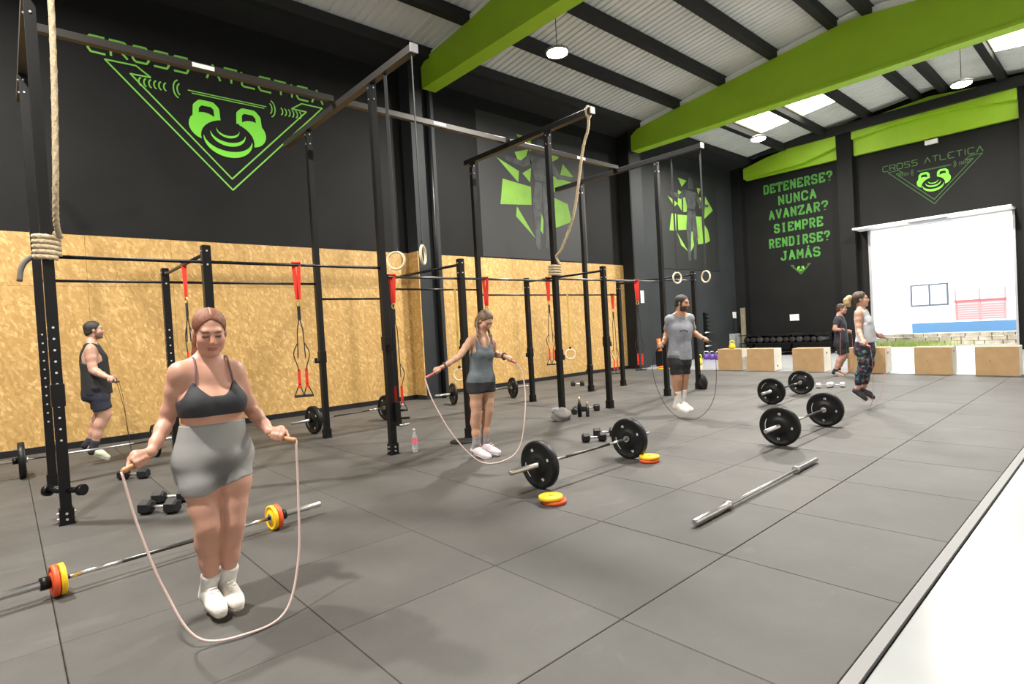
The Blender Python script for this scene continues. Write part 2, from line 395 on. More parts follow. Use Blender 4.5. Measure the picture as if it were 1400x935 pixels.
# ------------------------------------------------------------------ paint on the walls
def plane_of(wall):
    if wall == 'left': return (np.array([0, 1., 0]), np.array([0, 0, 1.]), np.array([1., 0, 0]))
    return (np.array([1., 0, 0]), np.array([0, 0, 1.]), np.array([0, -1., 0]))
STEP = [0]
def strokes(mb, polys, w, o, wall, h, close=False, sc=1.):
    ax, ay, az = plane_of(wall)
    for P in polys:
        P = [(x*sc, y*sc) for x, y in P]; n = len(P)
        for k in range(n if close else n-1):
            a, b = np.array(P[k]), np.array(P[(k+1) % n]); d = b-a; L = np.linalg.norm(d)
            if L < 1e-6: continue
            d /= L; q = np.array([-d[1], d[0]])*w/2
            STEP[0] = (STEP[0]+1) % 37; mb.prism([tuple(a+q), tuple(a-q), tuple(b-q), tuple(b+q)], o, ax, ay, az, h+STEP[0]*6e-5)
        for k in range(0 if close else 1, n if close else n-1):
            a = P[k]; mb.prism([(a[0]+w/2*math.cos(t*math.pi/4+.39), a[1]+w/2*math.sin(t*math.pi/4+.39)) for t in range(8)], o, ax, ay, az, h-.0004-(k % 9)*5e-5)
    return mb
def arc(cx, cy, rx, ry, a0, a1, n=14): return [(cx+rx*math.cos(math.radians(a0+(a1-a0)*k/n)), cy+ry*math.sin(math.radians(a0+(a1-a0)*k/n))) for k in range(n+1)]
def fill(mb, polys, o, wall, h, sc=1.):
    ax, ay, az = plane_of(wall)
    for P in polys: mb.prism([(x*sc, y*sc) for x, y in P], o, ax, ay, az, h)
    return mb
TECH = {'C': [[(1, 1), (.15, 1), (0, .8), (0, .2), (.15, 0), (1, 0)]], 'R': [[(0, 0), (0, 1), (.85, 1), (1, .85), (1, .6), (.85, .45), (.15, .45)], [(.55, .45), (1, 0)]],
        'O': [[(.15, 0), (0, .2), (0, .8), (.15, 1), (.85, 1), (1, .8), (1, .2), (.85, 0), (.15, 0)]], 'S': [[(1, 1), (.15, 1), (0, .8), (.15, .55), (.85, .5), (1, .25), (.85, 0), (0, 0)]],
        'A': [[(0, 0), (.5, 1), (1, 0)]], 'T': [[(0, 1), (1, 1)], [(.5, 1), (.5, 0)]], 'L': [[(0, 1), (0, .1), (.1, 0), (1, 0)]], 'I': [[(.5, 0), (.5, 1)]],
        'E': [[(1, 1), (.15, 1), (0, .8), (0, .2), (.15, 0), (1, 0)], [(0, .5), (.35, .5)]]}
def logo(name, o, wall, sc, parent, text=True, line='logo_line'):
    r = {}
    lw = .026
    out = [(-1.23, 1.81), (-1.44, 1.96), (-1.88, 1.95), (0, 0), (1.88, 1.95), (1.44, 1.95), (1.23, 1.80), (1.53, 1.80), (0, .21), (-1.53, 1.80), (-1.23, 1.81)]
    mb = MB(); strokes(mb, [out], lw*sc if sc > .5 else .02, o, wall, .002, sc=sc)
    if sc > .3:
        bars = [[(-.66, 1.73), (.72, 1.73)], [(-.6, 1.69), (.68, 1.69)]]
        strokes(mb, bars, .018*sc, o, wall, .002, sc=sc)
        rings = []
        for sg in (-1, 1):
            rings += [[(sg*x, y) for x, y in arc(.80, 1.71, .09, .16, -80, 80)], [(sg*x, y) for x, y in arc(.78, 1.71, .05, .10, -80, 80)]]
            rings += [[(sg*x, y) for x, y in arc(1.0+.075*k, 1.70, .04, .07, -85, 85, 6)] for k in range(6)]
        strokes(mb, rings, .022*sc, o, wall, .002, sc=sc)
    if text:
        tb = 'CROSS ATLETICA'; x = -2.10; cw = .235; gap = .075
        for ch in tb:
            if ch != ' ':
                ww = cw if ch != 'I' else .06
                strokes(mb, [[(x+ww*px, 2.03+.27*py) for px, py in q] for q in TECH[ch]], .034*sc, o, wall, .002, sc=sc)
                x += ww+gap
            else: x += .22
    mb.build('logo_outline', line, parent)
    mb = MB()
    for sg in (-1, 1):
        body = [(sg*x, y) for x, y in arc(.41, 1.13, .27, .25, 0, 360, 24)[:-1]]
        sh = [(sg*x, y) for x, y in [(.20, 1.20), (.19, 1.33), (.60, 1.33), (.64, 1.18)]]
        fill(mb, [body if sg > 0 else body[::-1]], o, wall, .003, sc); fill(mb, [sh if sg < 0 else sh[::-1]], o, wall, .0036, sc)
        strokes(mb, [[(sg*x, y) for x, y in [(.56, 1.28), (.545, 1.47), (.47, 1.55), (.27, 1.55), (.20, 1.48), (.19, 1.28)]]], .10*sc, o, wall, .0028, sc=sc)
    mb.build('logo_kettlebells', 'logo_green', parent)
    fill(MB(), [arc(-.02, .95, .47, .35, 0, 360, 32)[:-1]], o, wall, .005, sc).build('logo_disc_mask', 'black_wall', parent)  # ellipse in wall colour, cuts the kettlebells away around the discs
    mb = MB()
    for cy, rx, ry, th in ((.94, .43, .33, .14), (1.05, .31, .23, .09), (1.13, .205, .155, .055)):
        up = arc(-.02, cy+th*.35, rx*.985, ry-th*.45, 355, 185, 20); lo = arc(-.02, cy, rx, ry, 180, 360, 20)
        P = lo + up
        ax, ay, az = plane_of(wall); m = len(lo)
        vs = [np.asarray(o)+ax*x*sc+ay*y*sc+az*.007 for x, y in lo] + [np.asarray(o)+ax*x*sc+ay*y*sc+az*.007 for x, y in reversed(up)]
        mb.add(vs, [(k, k+1, m+k+1, m+k) for k in range(m-1)])
    mb.build('logo_discs', 'logo_green', parent)
logo('logo', (XL, 3.40, 4.45), 'left', 1.0, wall_l)
logo('logo', (-4.62, YB, 4.94), 'back', .69, wall_b, True, 'logo_line_dim')
logo('logo', (-8.98, YB, 3.05), 'back', .20, wall_b, False, 'logo_line_dim')
SL = {'D': ([[(.16, 0), (.16, 1)], [(0, 1), (.72, 1), (.9, .8), (.9, .2), (.72, 0), (0, 0)]]), 'E': [[(.16, 0), (.16, 1)], [(0, 1), (.9, 1), (.9, .76)], [(0, 0), (.9, 0), (.9, .24)], [(.16, .5), (.6, .5)], [(.6, .38), (.6, .62)]],
      'T': [[(0, .74), (0, 1), (1, 1), (1, .74)], [(.5, 1), (.5, 0)], [(.28, 0), (.72, 0)]], 'N': [[(.14, 0), (.14, 1), (.84, 0), (.84, 1)], [(0, 0), (.3, 0)], [(.66, 1), (1, 1)], [(0, 1), (.14, 1)]],
      'R': [[(.16, 0), (.16, 1)], [(0, 1), (.7, 1), (.86, .85), (.86, .62), (.7, .48), (.16, .48)], [(.5, .48), (.84, 0), (1, 0)], [(0, 0), (.34, 0)]], 'S': [[(.88, .72), (.88, .85), (.74, 1), (.24, 1), (.1, .85), (.1, .66), (.24, .54), (.74, .46), (.9, .34), (.9, .15), (.76, 0), (.24, 0), (.1, .15), (.1, .28)]],
      'U': [[(.14, 1), (.14, .18), (.3, 0), (.7, 0), (.86, .18), (.86, 1)], [(0, 1), (.3, 1)], [(.7, 1), (1, 1)]], 'C': [[(.9, .7), (.9, .84), (.74, 1), (.28, 1), (.1, .82), (.1, .18), (.28, 0), (.74, 0), (.9, .16), (.9, .3)]],
      'A': [[(.12, 0), (.5, 1), (.88, 0)], [(.26, .32), (.74, .32)], [(0, 0), (.3, 0)], [(.7, 0), (1, 0)], [(.3, 1), (.5, 1)]], 'V': [[(.12, 1), (.5, 0), (.88, 1)], [(0, 1), (.3, 1)], [(.7, 1), (1, 1)]],
      'Z': [[(.06, .74), (.06, 1), (.9, 1), (.1, 0), (.94, 0), (.94, .26)]], 'I': [[(.5, 0), (.5, 1)], [(.25, 0), (.75, 0)], [(.25, 1), (.75, 1)]],
      'M': [[(.12, 0), (.12, 1), (.5, .35), (.88, 1), (.88, 0)], [(0, 0), (.28, 0)], [(.72, 0), (1, 0)]], 'P': [[(.16, 0), (.16, 1)], [(0, 1), (.74, 1), (.9, .84), (.9, .58), (.74, .44), (.16, .44)], [(0, 0), (.36, 0)]],
      'J': [[(.7, 1), (.7, .16), (.54, 0), (.22, 0), (.08, .14), (.08, .3)], [(.45, 1), (.95, 1)]], '?': [[(.12, .7), (.12, .86), (.26, 1), (.72, 1), (.86, .86), (.86, .64), (.5, .46), (.5, .28)], [(.5, .04), (.5, -.05)]]}
SL['Á'] = SL['A'] + [[(.42, 1.18), (.66, 1.36)]]
for txt, x0, x1, zb in (('DETENERSE?', -10.33, -7.68, 6.44), ('NUNCA', -9.76, -8.27, 5.90), ('AVANZAR?', -10.16, -7.87, 5.37), ('SIEMPRE', -9.97, -8.08, 4.80), ('RENDIRSE?', -10.20, -7.85, 4.22), ('JAMÁS', -9.75, -8.22, 3.67)):
    mb = MB(); n = len(txt); cw = (x1-x0)/n
    for k, ch in enumerate(txt):
        strokes(mb, [[(x0+k*cw+.02+(cw-.062)*px+.012, zb+.035+.31*py) for px, py in q] for q in SL[ch]], .070, (0, YB, 0), 'back', .003)
    mb.build('slogan_line', 'slogan_green', wall_b)

GREY = [[(11.62, 6.50), (11.97, 6.50), (12.00, 6.75), (11.92, 6.93), (11.70, 6.93), (11.62, 6.75)],
        [(11.30, 6.42), (12.25, 6.40), (12.18, 6.10), (12.02, 5.72), (11.50, 5.72), (11.38, 6.1)],
        [(11.30, 6.42), (11.42, 6.15), (11.05, 6.02), (10.45, 6.12), (10.36, 6.22), (10.5, 6.26), (11.0, 6.2)],
        [(12.25, 6.40), (12.12, 6.12), (12.45, 5.86), (13.05, 5.92), (13.10, 6.02), (12.55, 6.02)],
        [(11.50, 5.68), (11.80, 5.68), (11.72, 4.9), (11.62, 4.3), (11.60, 3.75), (11.42, 3.75), (11.40, 4.4), (11.36, 5.0)],
        [(11.80, 5.68), (12.05, 5.68), (12.16, 4.9), (12.05, 4.3), (11.98, 3.8), (11.80, 3.8), (11.84, 4.4), (11.78, 5.0)]]
SH2 = [[(10.87, 6.91), (11.44, 6.9), (11.41, 6.52), (11.2, 6.58)], [(10.78, 6.40), (11.30, 6.56), (11.1, 6.1), (10.94, 6.05)], [(10.1, 6.15), (10.9, 5.89), (10.85, 5.57)], [(11.03, 5.85), (11.38, 6.05), (11.31, 5.63)],
       [(10.28, 5.6), (11.33, 5.51), (11.32, 5.0), (10.15, 4.9)], [(10.75, 4.9), (11.42, 4.05), (10.7, 4.62)], [(11.66, 4.95), (11.76, 4.6), (11.72, 4.2), (11.63, 4.3)], [(12.22, 6.69), (12.55, 6.69), (12.54, 6.5), (12.25, 6.35)],
       [(12.71, 6.36), (13.16, 6.04), (12.56, 5.96)], [(12.18, 5.95), (12.6, 5.9), (13.24, 5.84), (12.10, 5.42)], [(12.20, 5.32), (12.84, 5.18), (12.98, 4.66), (12.16, 4.39)]]
SH3 = [[(19.0, 6.81), (19.59, 6.78), (19.23, 6.5)], [(18.25, 6.06), (18.9, 5.85), (18.66, 5.7)], [(18.96, 6.35), (19.2, 6.3), (19.15, 5.59), (18.9, 5.8)], [(19.3, 6.3), (19.55, 6.0), (19.5, 5.6), (19.25, 5.55)], [(18.44, 5.43), (18.75, 5.45), (18.7, 4.82), (18.26, 4.8)], [(18.85, 5.43), (19.53, 5.46), (19.55, 4.93), (18.85, 4.85)],
       [(18.76, 4.75), (19.45, 4.1), (19.0, 4.3)], [(19.7, 4.9), (20.28, 4.7), (19.53, 3.97)], [(20.31, 6.59), (20.6, 6.6), (20.4, 6.35)], [(20.92, 6.33), (21.46, 5.83), (20.77, 5.43)], [(20.15, 5.48), (20.55, 5.5), (20.6, 4.45), (20.2, 4.4)], [(20.77, 5.2), (21.0, 5.0), (21.13, 4.6), (20.7, 4.45)], [(20.2, 6.2), (20.6, 6.25), (20.5, 5.8)]]
m2 = MB().box((XL, 9.45, 3.47), (XL+.004, 13.65, 7.3)).build('mural_panel', 'mural_grey2', wall_l)
fill(MB(), SH2, (XL, 0, 0), 'left', .006).build('mural_shards', 'mural_green', wall_l)
fill(MB(), GREY, (XL, 0, 0), 'left', .009).build('mural_figure', 'mural_grey', wall_l)
MB().box((XL+.012, 17.7, 3.40), (XL+.03, 21.8, 6.9)).build('mural_panel', 'mural_dark', wall_l)
fill(MB(), SH3, (XL+.03, 0, 0), 'left', .003).build('mural_shards', 'mural_green', wall_l)
fill(MB(), [[(8.05+y, z) for y, z in P] for P in GREY], (XL+.03, 0, 0), 'left', .006).build('mural_figure', 'mural_grey', wall_l)

# ------------------------------------------------------------------ outdoors
yard = struct(MB().box((-60, YB+.3, -.2), (60, 110, -.03)).build('ground_outside', 'ext_ground'))
bld = empty('warehouse', (-7, 40, 0))
MB().box((-30, 40, -.1), (30, 50, 9.5)).build('wall', 'ext_white', bld)
MB().box((-9.15, 39.9, -.05), (-4.0, 40.0, .55)).build('blue_dado', 'ext_blue', bld)
wn = MB().box((-9.18, 39.93, 1.52), (-7.37, 40.0, 2.80)).build('window', 'window_frame', bld)
for x0, x1 in ((-9.08, -8.30), (-8.20, -7.46)): MB().box((x0, 39.91, 1.62), (x1, 39.94, 2.71)).build('pane', 'window_glass', wn)
MB().box((-10.35, 39.5, 3.22), (-9.45, 40, 3.36)).box((-10.2, 39.6, 3.4), (-9.9, 40, 3.7)).build('bracket', 'ext_white', bld)
lab(bld, 'white warehouse facade with blue base band seen through the open doorway', 'building')
sh_ = MB().box((-7.0, 39.94, .66), (-4.9, 40.0, 1.68)).build('roller_shutter', 'ext_pale', bld)
for x in (-7.06, -6.0, -4.93): MB().box((x-.03, 39.90, .62), (x+.03, 40.0, 2.35)).build('shutter_post', 'ext_pink', sh_)
MB().box((-7.1, 39.88, 1.64), (-4.88, 40.0, 1.76)).build('shutter_rail', 'ext_red', sh_)
for k in range(7): MB().box((-7.0, 39.91, .70+.125*k), (-4.95, 39.95, .745+.125*k)).build('shutter_slat', 'ext_pink', sh_)
sw = empty('stone_wall', (-5, 27, 0))
rs = random.Random(3)
for row in range(3):
    x = -9.5 + rs.uniform(0, .2)
    while x < -1.5:
        w = rs.uniform(.28, .52); h0 = row*.155
        MB().obox((x+w/2, 27+rs.uniform(-.03, .03), h0+.07), ((1, 0, rs.uniform(-.03, .03)), (0, 1, 0), (0, 0, 1)), (w/2-.012, .17, .068)).build('stone', 'ext_stone', sw); x += w
lab(sw, 'low rubble stone wall across the yard outside the doorway', 'wall')
g = MB()
for k in range(700):
    x = rs.gauss(-6.4, .8); y = 26.55+rs.uniform(-.35, .2); hh = rs.uniform(.06, .30); a = rs.uniform(0, 6.28); dx, dy = .05*math.cos(a), .05*math.sin(a)
    g.add([(x-.012, y, -.03), (x+.012, y, -.03), (x+dx, y+dy, hh)], [(0, 1, 2)])
go = g.build('grass', 'ext_grass'); go['kind'] = 'stuff'; go['label'] = 'tuft of green grass at the foot of the stone wall'; go['category'] = 'grass'

# ------------------------------------------------------------------ lamps
def lamp(x, y, vis, label):
    zc = zp(x); r = empty('pendant_lamp', (x, y, 7.2))
    MB().lathe((x, y, 7.22), (x, y, 7.36), [(0, .24), (.25, .25), (.5, .20), (.8, .09), (1, .05)], 20).build('housing', 'lamp_body', r, True)
    MB().lathe((x, y, 7.175), (x, y, 7.225), [(0, .17), (.4, .21), (1, .22)], 20).build('diffuser', 'lamp_diffuser', r, True)
    MB().cyl((x, y, 7.36), (x, y, zc+.25), .008, 6).build('cable', 'cable', r)
    lab(r, label, 'lamp', 'pendant lamps under the roof')
    ld = bpy.data.lights.new('lamp_light', 'AREA'); ld.shape = 'DISK'; ld.size = .34; ld.energy = LAMP_POWER; ld.color = (1, .945, .87)
    lo = bpy.data.objects.new('lamp_light', ld); C.objects.link(lo); lo.parent = r; lo.location = (0, 0, -.05)
LL = ['glowing round pendant lamp hanging just past the nearest green roof beam', 'glowing pendant lamp hanging below the two bright skylights', 'glowing pendant lamp above the green beam over the doorway side',
      'pendant lamp hanging above the left end of the hall behind the camera', 'pendant lamp hanging over the middle of the floor above the frame', 'pendant lamp hanging over the foreground behind the camera']
for k, (x, y) in enumerate(LAMPS): lamp(x, y, 1, LL[k])

# ------------------------------------------------------------------ pull-up rig
FX, BX = -6.45, -8.45
TY = [.33, 3.63, 6.80, 9.90]; SY = [1.60, 4.87, 8.05, 11.10]
HW = .041
rig = empty('pull_up_rig', (-7.45, 5.7, 0)); lab(rig, 'long black steel pull-up rig with tall posts and overhead beams', 'rig')
def upright(x, y, h, base, holes):
    u = MB().box((x-HW, y-HW, 0), (x+HW, y+HW, h), .006).build('upright', 'black_steel', rig)
    MB().box((x-.06, y-.06, 0), (x+.06, y+.06, .012)).box((x-.053, y-.053, .012), (x+.053, y+.053, .14)).build('base_sleeve', 'black_steel', u)
    bl = MB()
    for z in ((.05, .10) if (x == FX and y < 4) else ()):
        for sx, sy in ((1, 0), (-1, 0), (0, 1), (0, -1)): bl.cyl((x+sx*.052, y+sy*.052, z), (x+sx*.068, y+sy*.068, z), .011, 6)
    for z in (h-.06, h-.20):
        for sx, sy in ((1, 0), (0, -1)): bl.cyl((x+sx*HW, y+sy*HW, z), (x+sx*(HW+.012), y+sy*(HW+.012), z), .010, 6)
    bl.build('bolts', 'bolt', u)['kind'] = 'stuff'
    if holes:
        hb = MB()
        for k in range(11):
            z = .75+k*.10
            hb.cyl((x+HW-.004, y, z), (x+HW+.0015, y, z), .010, 8); hb.cyl((x, y-HW+.004, z), (x, y-HW-.0015, z), .010, 8)
        hb.build('hole_rims', 'bolt', u)['kind'] = 'stuff'
    return u
ups = {}
for i, y in enumerate(TY):
    for x in (FX, BX): ups[(x, y)] = upright(x, y, 4.70, 1, i == 0)
for i, y in enumerate(SY):
    for x in (FX, BX): ups[(x, y)] = upright(x, y, 2.55, 1, i == 0)
for i, y in enumerate(TY):
    x0, x1 = ((-9.35, -5.45), (-9.35, -5.45), (-8.65, -5.5), (-9.2, -5.45))[i]
    MB().box((x0, y-.045, 4.70), (x1, y+.045, 4.79), .005).build('crossbeam', 'black_steel' if i > 1 else 'brown_steel', rig)
    MB().box((x1, y-.05, 4.695), (x1+.02, y+.05, 4.795)).build('end_cap', 'vent_grey', rig)
lb = [(.30, 3.58), (3.68, 6.75), (6.85, 9.95)]
for y0, y1 in lb:
    MB().box((-7.49, y0, 4.795), (-7.41, y1, 4.875), .005).build('long_beam', 'brown_steel', rig)
for y in (1.95, 5.35, 8.75):
    MB().box((-7.408, y-.12, 4.81), (-7.404, y+.12, 4.86)).build('sticker', 'sticker', rig)
for y0, y1, zf, zb in ((TY[0], TY[1], 2.38, 2.37), (TY[1], SY[1], 2.27, 2.14), (SY[1], TY[2], 2.27, 2.30), (TY[2], TY[3], 2.30, 2.20), (TY[3], SY[3], 2.34, 2.20)):
    MB().cyl((FX, y0, zf), (FX, y1, zf), .017, 10).build('pull_up_bar', 'black_steel' if y0 < 3 else 'dark_chrome', rig, True)
    MB().cyl((BX, y0, zb), (BX, y1, zb), .017, 10).build('pull_up_bar', 'black_steel', rig, True)
for y in (TY[1], SY[1]):
    pass
for y in SY:
    MB().cyl((FX, y, 2.47), (BX, y, 2.47), .02, 10).build('cross_bar', 'dark_chrome' if y < 3 else 'black_steel', rig, True)
def jcup(x, y, z, sx, sy):
    if y < 1: return MB().box((x-.05, y-.05, z-.10), (x+.05, y+.05, z+.10), .005).build('j_cup', 'black_steel', rig)
    MB().box((x-.05, y-.05, z-.09), (x+.05, y+.05, z+.09), .005).box((x+sx*.05-.03, y+sy*.05-.03, z-.09), (x+sx*.08+.03, y+sy*.08+.03, z-.06)).box((x+sx*.10-.015, y+sy*.10-.02, z-.09), (x+sx*.10+.015, y+sy*.10+.02, z-.01)).build('j_cup', 'black_steel', rig)
jcup(FX, TY[0], 1.15, 0, 1); jcup(FX, TY[1], 1.42, 1, 0); jcup(FX, SY[1], 1.32, -1, 0); jcup(BX, SY[2], 1.02, 0, -1); jcup(FX, SY[2], 1.2, 0, 1); jcup(FX, TY[2], 1.05, 0, 1); jcup(BX, TY[3], .52, 0, -1); jcup(BX, TY[1], 1.25, 0, -1)
# plate-storage pegs low on the nearest post, lever on the second post
for sx, sy in ((.75, .66), (-.75, -.66)):
    MB().cyl((FX, TY[0], .30), (FX+sx*.17, TY[0]+sy*.17, .30), .026, 12).cyl((FX+sx*.15, TY[0]+sy*.15, .30), (FX+sx*.19, TY[0]+sy*.19, .30), .05, 12).build('storage_peg', 'black_steel', rig, 'auto')
MB().box((FX+.02, TY[1]+.02, .42), (FX+.09, TY[1]+.09, .66)).cyl((FX+.05, TY[1]+.05, .45), (FX+.12, TY[1]+.20, .45), .016, 10).build('spotter_bracket', 'black_steel', rig)
MB().cyl((FX+.06, TY[1]+.08, .36), (FX+.06, TY[1]+.22, .36), .02, 10).build('chrome_pin', 'bright_steel', rig, True)

# ------------------------------------------------------------------ rings, ropes, suspension trainers
def ring(x, y, z, ztop, ang, label, group, strap='black_strap'):
    r = empty('gymnastic_ring', (x, y, z-.12)); n = 28
    ca, sa = math.cos(ang), math.sin(ang)
    MB().tube([(x+.105*math.cos(t)*ca, y+.105*math.cos(t)*sa, z+.105*math.sin(t)) for t in [2*math.pi*k/n for k in range(n)]], .015, 10, True).build('hoop', 'ring_wood', r, True)
    MB().obox((x, y, (z+.10+ztop)/2), ((ca, sa, 0), (-sa, ca, 0), (0, 0, 1)), (.019, .004, (ztop-z-.10)/2)).build('strap', strap, r)
    MB().obox((x, y, z+.13), ((ca, sa, 0), (-sa, ca, 0), (0, 0, 1)), (.024, .012, .03)).build('buckle', 'black_strap', r)
    lab(r, label, 'gymnastic ring', group)
ring(-6.10, 3.63, 2.43, 4.70, .75, 'wooden gymnastic ring facing the camera beside the second tall post', 'gymnastic rings hung from the rig')
ring(-5.50, 3.63, 2.42, 4.70, 2.3, 'wooden gymnastic ring seen edge on in front of the grey wall pilaster', 'gymnastic rings hung from the rig')
ring(-6.10, 9.90, 2.34, 4.70, 1.3, 'wooden gymnastic ring above the bearded man, nearer the post', 'gymnastic rings hung from the rig')
ring(-5.49, 9.90, 2.30, 4.70, -.3, 'outermost wooden gymnastic ring right of the bearded man', 'gymnastic rings hung from the rig')
ring(-8.25, 9.05, .91, 2.20, .9, 'low hung pale ring against the far chipboard wall', 'low hung rings behind the rig', 'yellow_strap')
ring(-8.35, 6.15, .74, 2.30, .9, 'low hung pale ring behind the woman in the grey tank top', 'low hung rings behind the rig', 'yellow_strap')
def helix_rope(pts, r, name, parent):
    return MB().tube(pts, r, 10).build(name, 'rope_hemp', parent, True)
def spline(ctrl, n):
    P = [np.array(c, float) for c in ctrl]; P = [2*P[0]-P[1]] + P + [2*P[-1]-P[-2]]; out = []
    for i in range(1, len(P)-2):
        for k in range(n):
            t = k/n; a, b, c, d = P[i-1], P[i], P[i+1], P[i+2]
            out.append(.5*((2*b)+(-a+c)*t+(2*a-5*b+4*c-d)*t*t+(-a+3*b-3*c+d)*t**3))
    out.append(P[-2]); return out
def climbing_rope(hang, y, coilz, turns, label, tail, beamx):
    r = empty('climbing_rope', (FX, y, coilz))
    coil = []
    for k in range(turns*20+1):
        a = 2*math.pi*k/20+.8; coil.append((FX+.085*math.cos(a), y+.085*math.sin(a), coilz+.044*turns-.044*k/20))
    path = spline(hang + [coil[0]], 10)[:-1] + coil
    helix_rope(path, .021, 'rope', r)
    # twisted strands lying on the rope
    st = MB()
    for ph in range(3):
        q = []
        for k in range(0, len(path)):
            t = norm(np.array(path[min(k+1, len(path)-1)])-np.array(path[max(k-1, 0)])); up = np.array([0, 0, 1.]) if abs(t[2]) < .9 else np.array([1., 0, 0])
            u = norm(np.cross(up, t)); w = np.cross(t, u); a = k*1.1+ph*2.094
            q.append(np.array(path[k])+(u*math.cos(a)+w*math.sin(a))*.013)
        st.tube(q, .012, 6)
    st.build('strand', 'rope_hemp', r, True)
    MB().tube([(beamx, y+.055*math.cos(t)-0, 4.745+.085*math.sin(t)) for t in [2*math.pi*k/16 for k in range(16)]], .018, 8, True).build('hitch_loop', 'rope_hemp', r, True)
    if tail: MB().tube(spline(tail, 6), .022, 8).build('whipped_tail', 'rope_tail', r, True)
    lab(r, label, 'rope', 'climbing ropes wound on the rig posts')
climbing_rope([(-5.62, .385, 4.74), (-5.68, .425, 4.4), (-5.75, .415, 3.7), (-5.86, .39, 3.0), (-6.02, .38, 2.66), (-6.16, .40, 2.53), (-6.32, .42, 2.55)], .33, 2.36, 5, 'thick hemp climbing rope wound around the nearest left post', [(-6.52, .27, 2.40), (-6.5, .20, 2.36), (-6.47, .15, 2.28), (-6.45, .13, 2.16)], -5.58)
climbing_rope([(-5.57, 6.80, 4.75), (-5.59, 6.80, 4.5), (-5.72, 6.80, 4.2), (-5.96, 6.80, 3.3), (-6.25, 6.79, 2.78), (-6.40, 6.80, 2.66)], 6.80, 2.36, 4, 'hemp climbing rope slung across to the third tall post', None, -5.57)

def trainer(x, y, z, L, ang, label, foot=True, redL=.40, spread=.05, part='full'):
    r = empty('suspension_trainer', (x, y, z-L)); ca, sa = math.cos(ang), math.sin(ang); A = ((ca, sa, 0), (-sa, ca, 0), (0, 0, 1))
    def pt(u, w, dz): return (x+ca*u-sa*w, y+sa*u+ca*w, z+dz)
    for s in (-1, 1):
        a = np.array(pt(s*.028, 0, .02)); b = np.array(pt(s*.008, 0, -redL)); d = b-a
        MB().obox((a+b)/2, (np.cross(d, (-sa, ca, 0)), (-sa, ca, 0), d), (.021, .003, np.linalg.norm(d)/2)).build('anchor_strap', 'red_strap', r)
    MB().obox(pt(0, 0, .022), A, (.05, .024, .006)).build('bar_loop', 'red_strap', r)
    MB().tube([pt(.022*math.cos(t), 0, -redL-.04+.035*math.sin(t)) for t in [2*math.pi*k/12 for k in range(12)]], .008, 6, True).build('carabiner', 'gold', r, True)
    if part == 'full':
        MB().obox(pt(0, 0, -redL-.15), A, (.018, .006, .08)).build('equalizer', 'black_strap', r)
        for s in (-1, 1):
            MB().tube([pt(0, 0, -redL-.2), pt(s*.03, 0, -redL-.35), pt(s*spread*.8, 0, -L+.45)], .0065, 6).build('strap', 'black_strap', r)
            MB().tube(spline([pt(s*spread*.8, 0, -L+.62), pt(s*(spread+.035), .01, -L+.5), pt(s*spread, 0, -L+.36), pt(s*spread*.8, 0, -L+.30)], 6), .006, 6).build('adjuster_loop', 'black_strap', r, True)
            MB().obox(pt(s*spread*.8, 0, -L+.22), A, (.016, .004, .11)).build('foot_cradle', 'red_strap', r)
            hb = MB().tube([pt(s*spread*.8, 0, -L+.16), pt(s*spread-.05, .02, -L+.02), pt(s*spread+.05, .02, -L+.02), pt(s*spread*.8, 0, -L+.16)], .007, 6)
            hb.build('handle_strap', 'black_strap', r)
            MB().cyl(pt(s*spread-.055, .02, -L+.015), pt(s*spread+.055, .02, -L+.015), .016, 10).build('handle_grip', 'grip', r, True)
    else:
        for s in (-1, 1): MB().tube([pt(0, 0, -redL-.06), pt(s*.02, 0, -L)], .007, 6).build('strap', 'black_strap', r)
    lab(r, label, 'suspension trainer', 'suspension trainers on the rig')
trainer(FX, 2.53, 2.385, 1.52, 1.2, 'red and black suspension trainer hanging right of the front woman')
trainer(-7.40, 1.60, 2.475, 1.35, .3, 'suspension trainer on the cross bar just left of the front woman\'s head', redL=.38)
trainer(FX, 3.76, 2.275, 1.75, 1.0, 'suspension trainer hanging against the second tall post', redL=.34)
trainer(FX, 5.31, 2.275, .75, .8, 'red strap hanging on the bar behind the tank top woman\'s head', redL=.40, part='short')
trainer(-7.84, 8.05, 2.48, 1.72, .8, 'suspension trainer beside the post with the roped coil', redL=.45)
trainer(BX, 10.85, 2.205, 1.90, 1.1, 'suspension trainer with a red strap beside the far right back post', redL=.34)
trainer(FX, 9.04, 2.305, 1.72, .6, 'suspension trainer hanging in front of the black wall return', redL=.38)
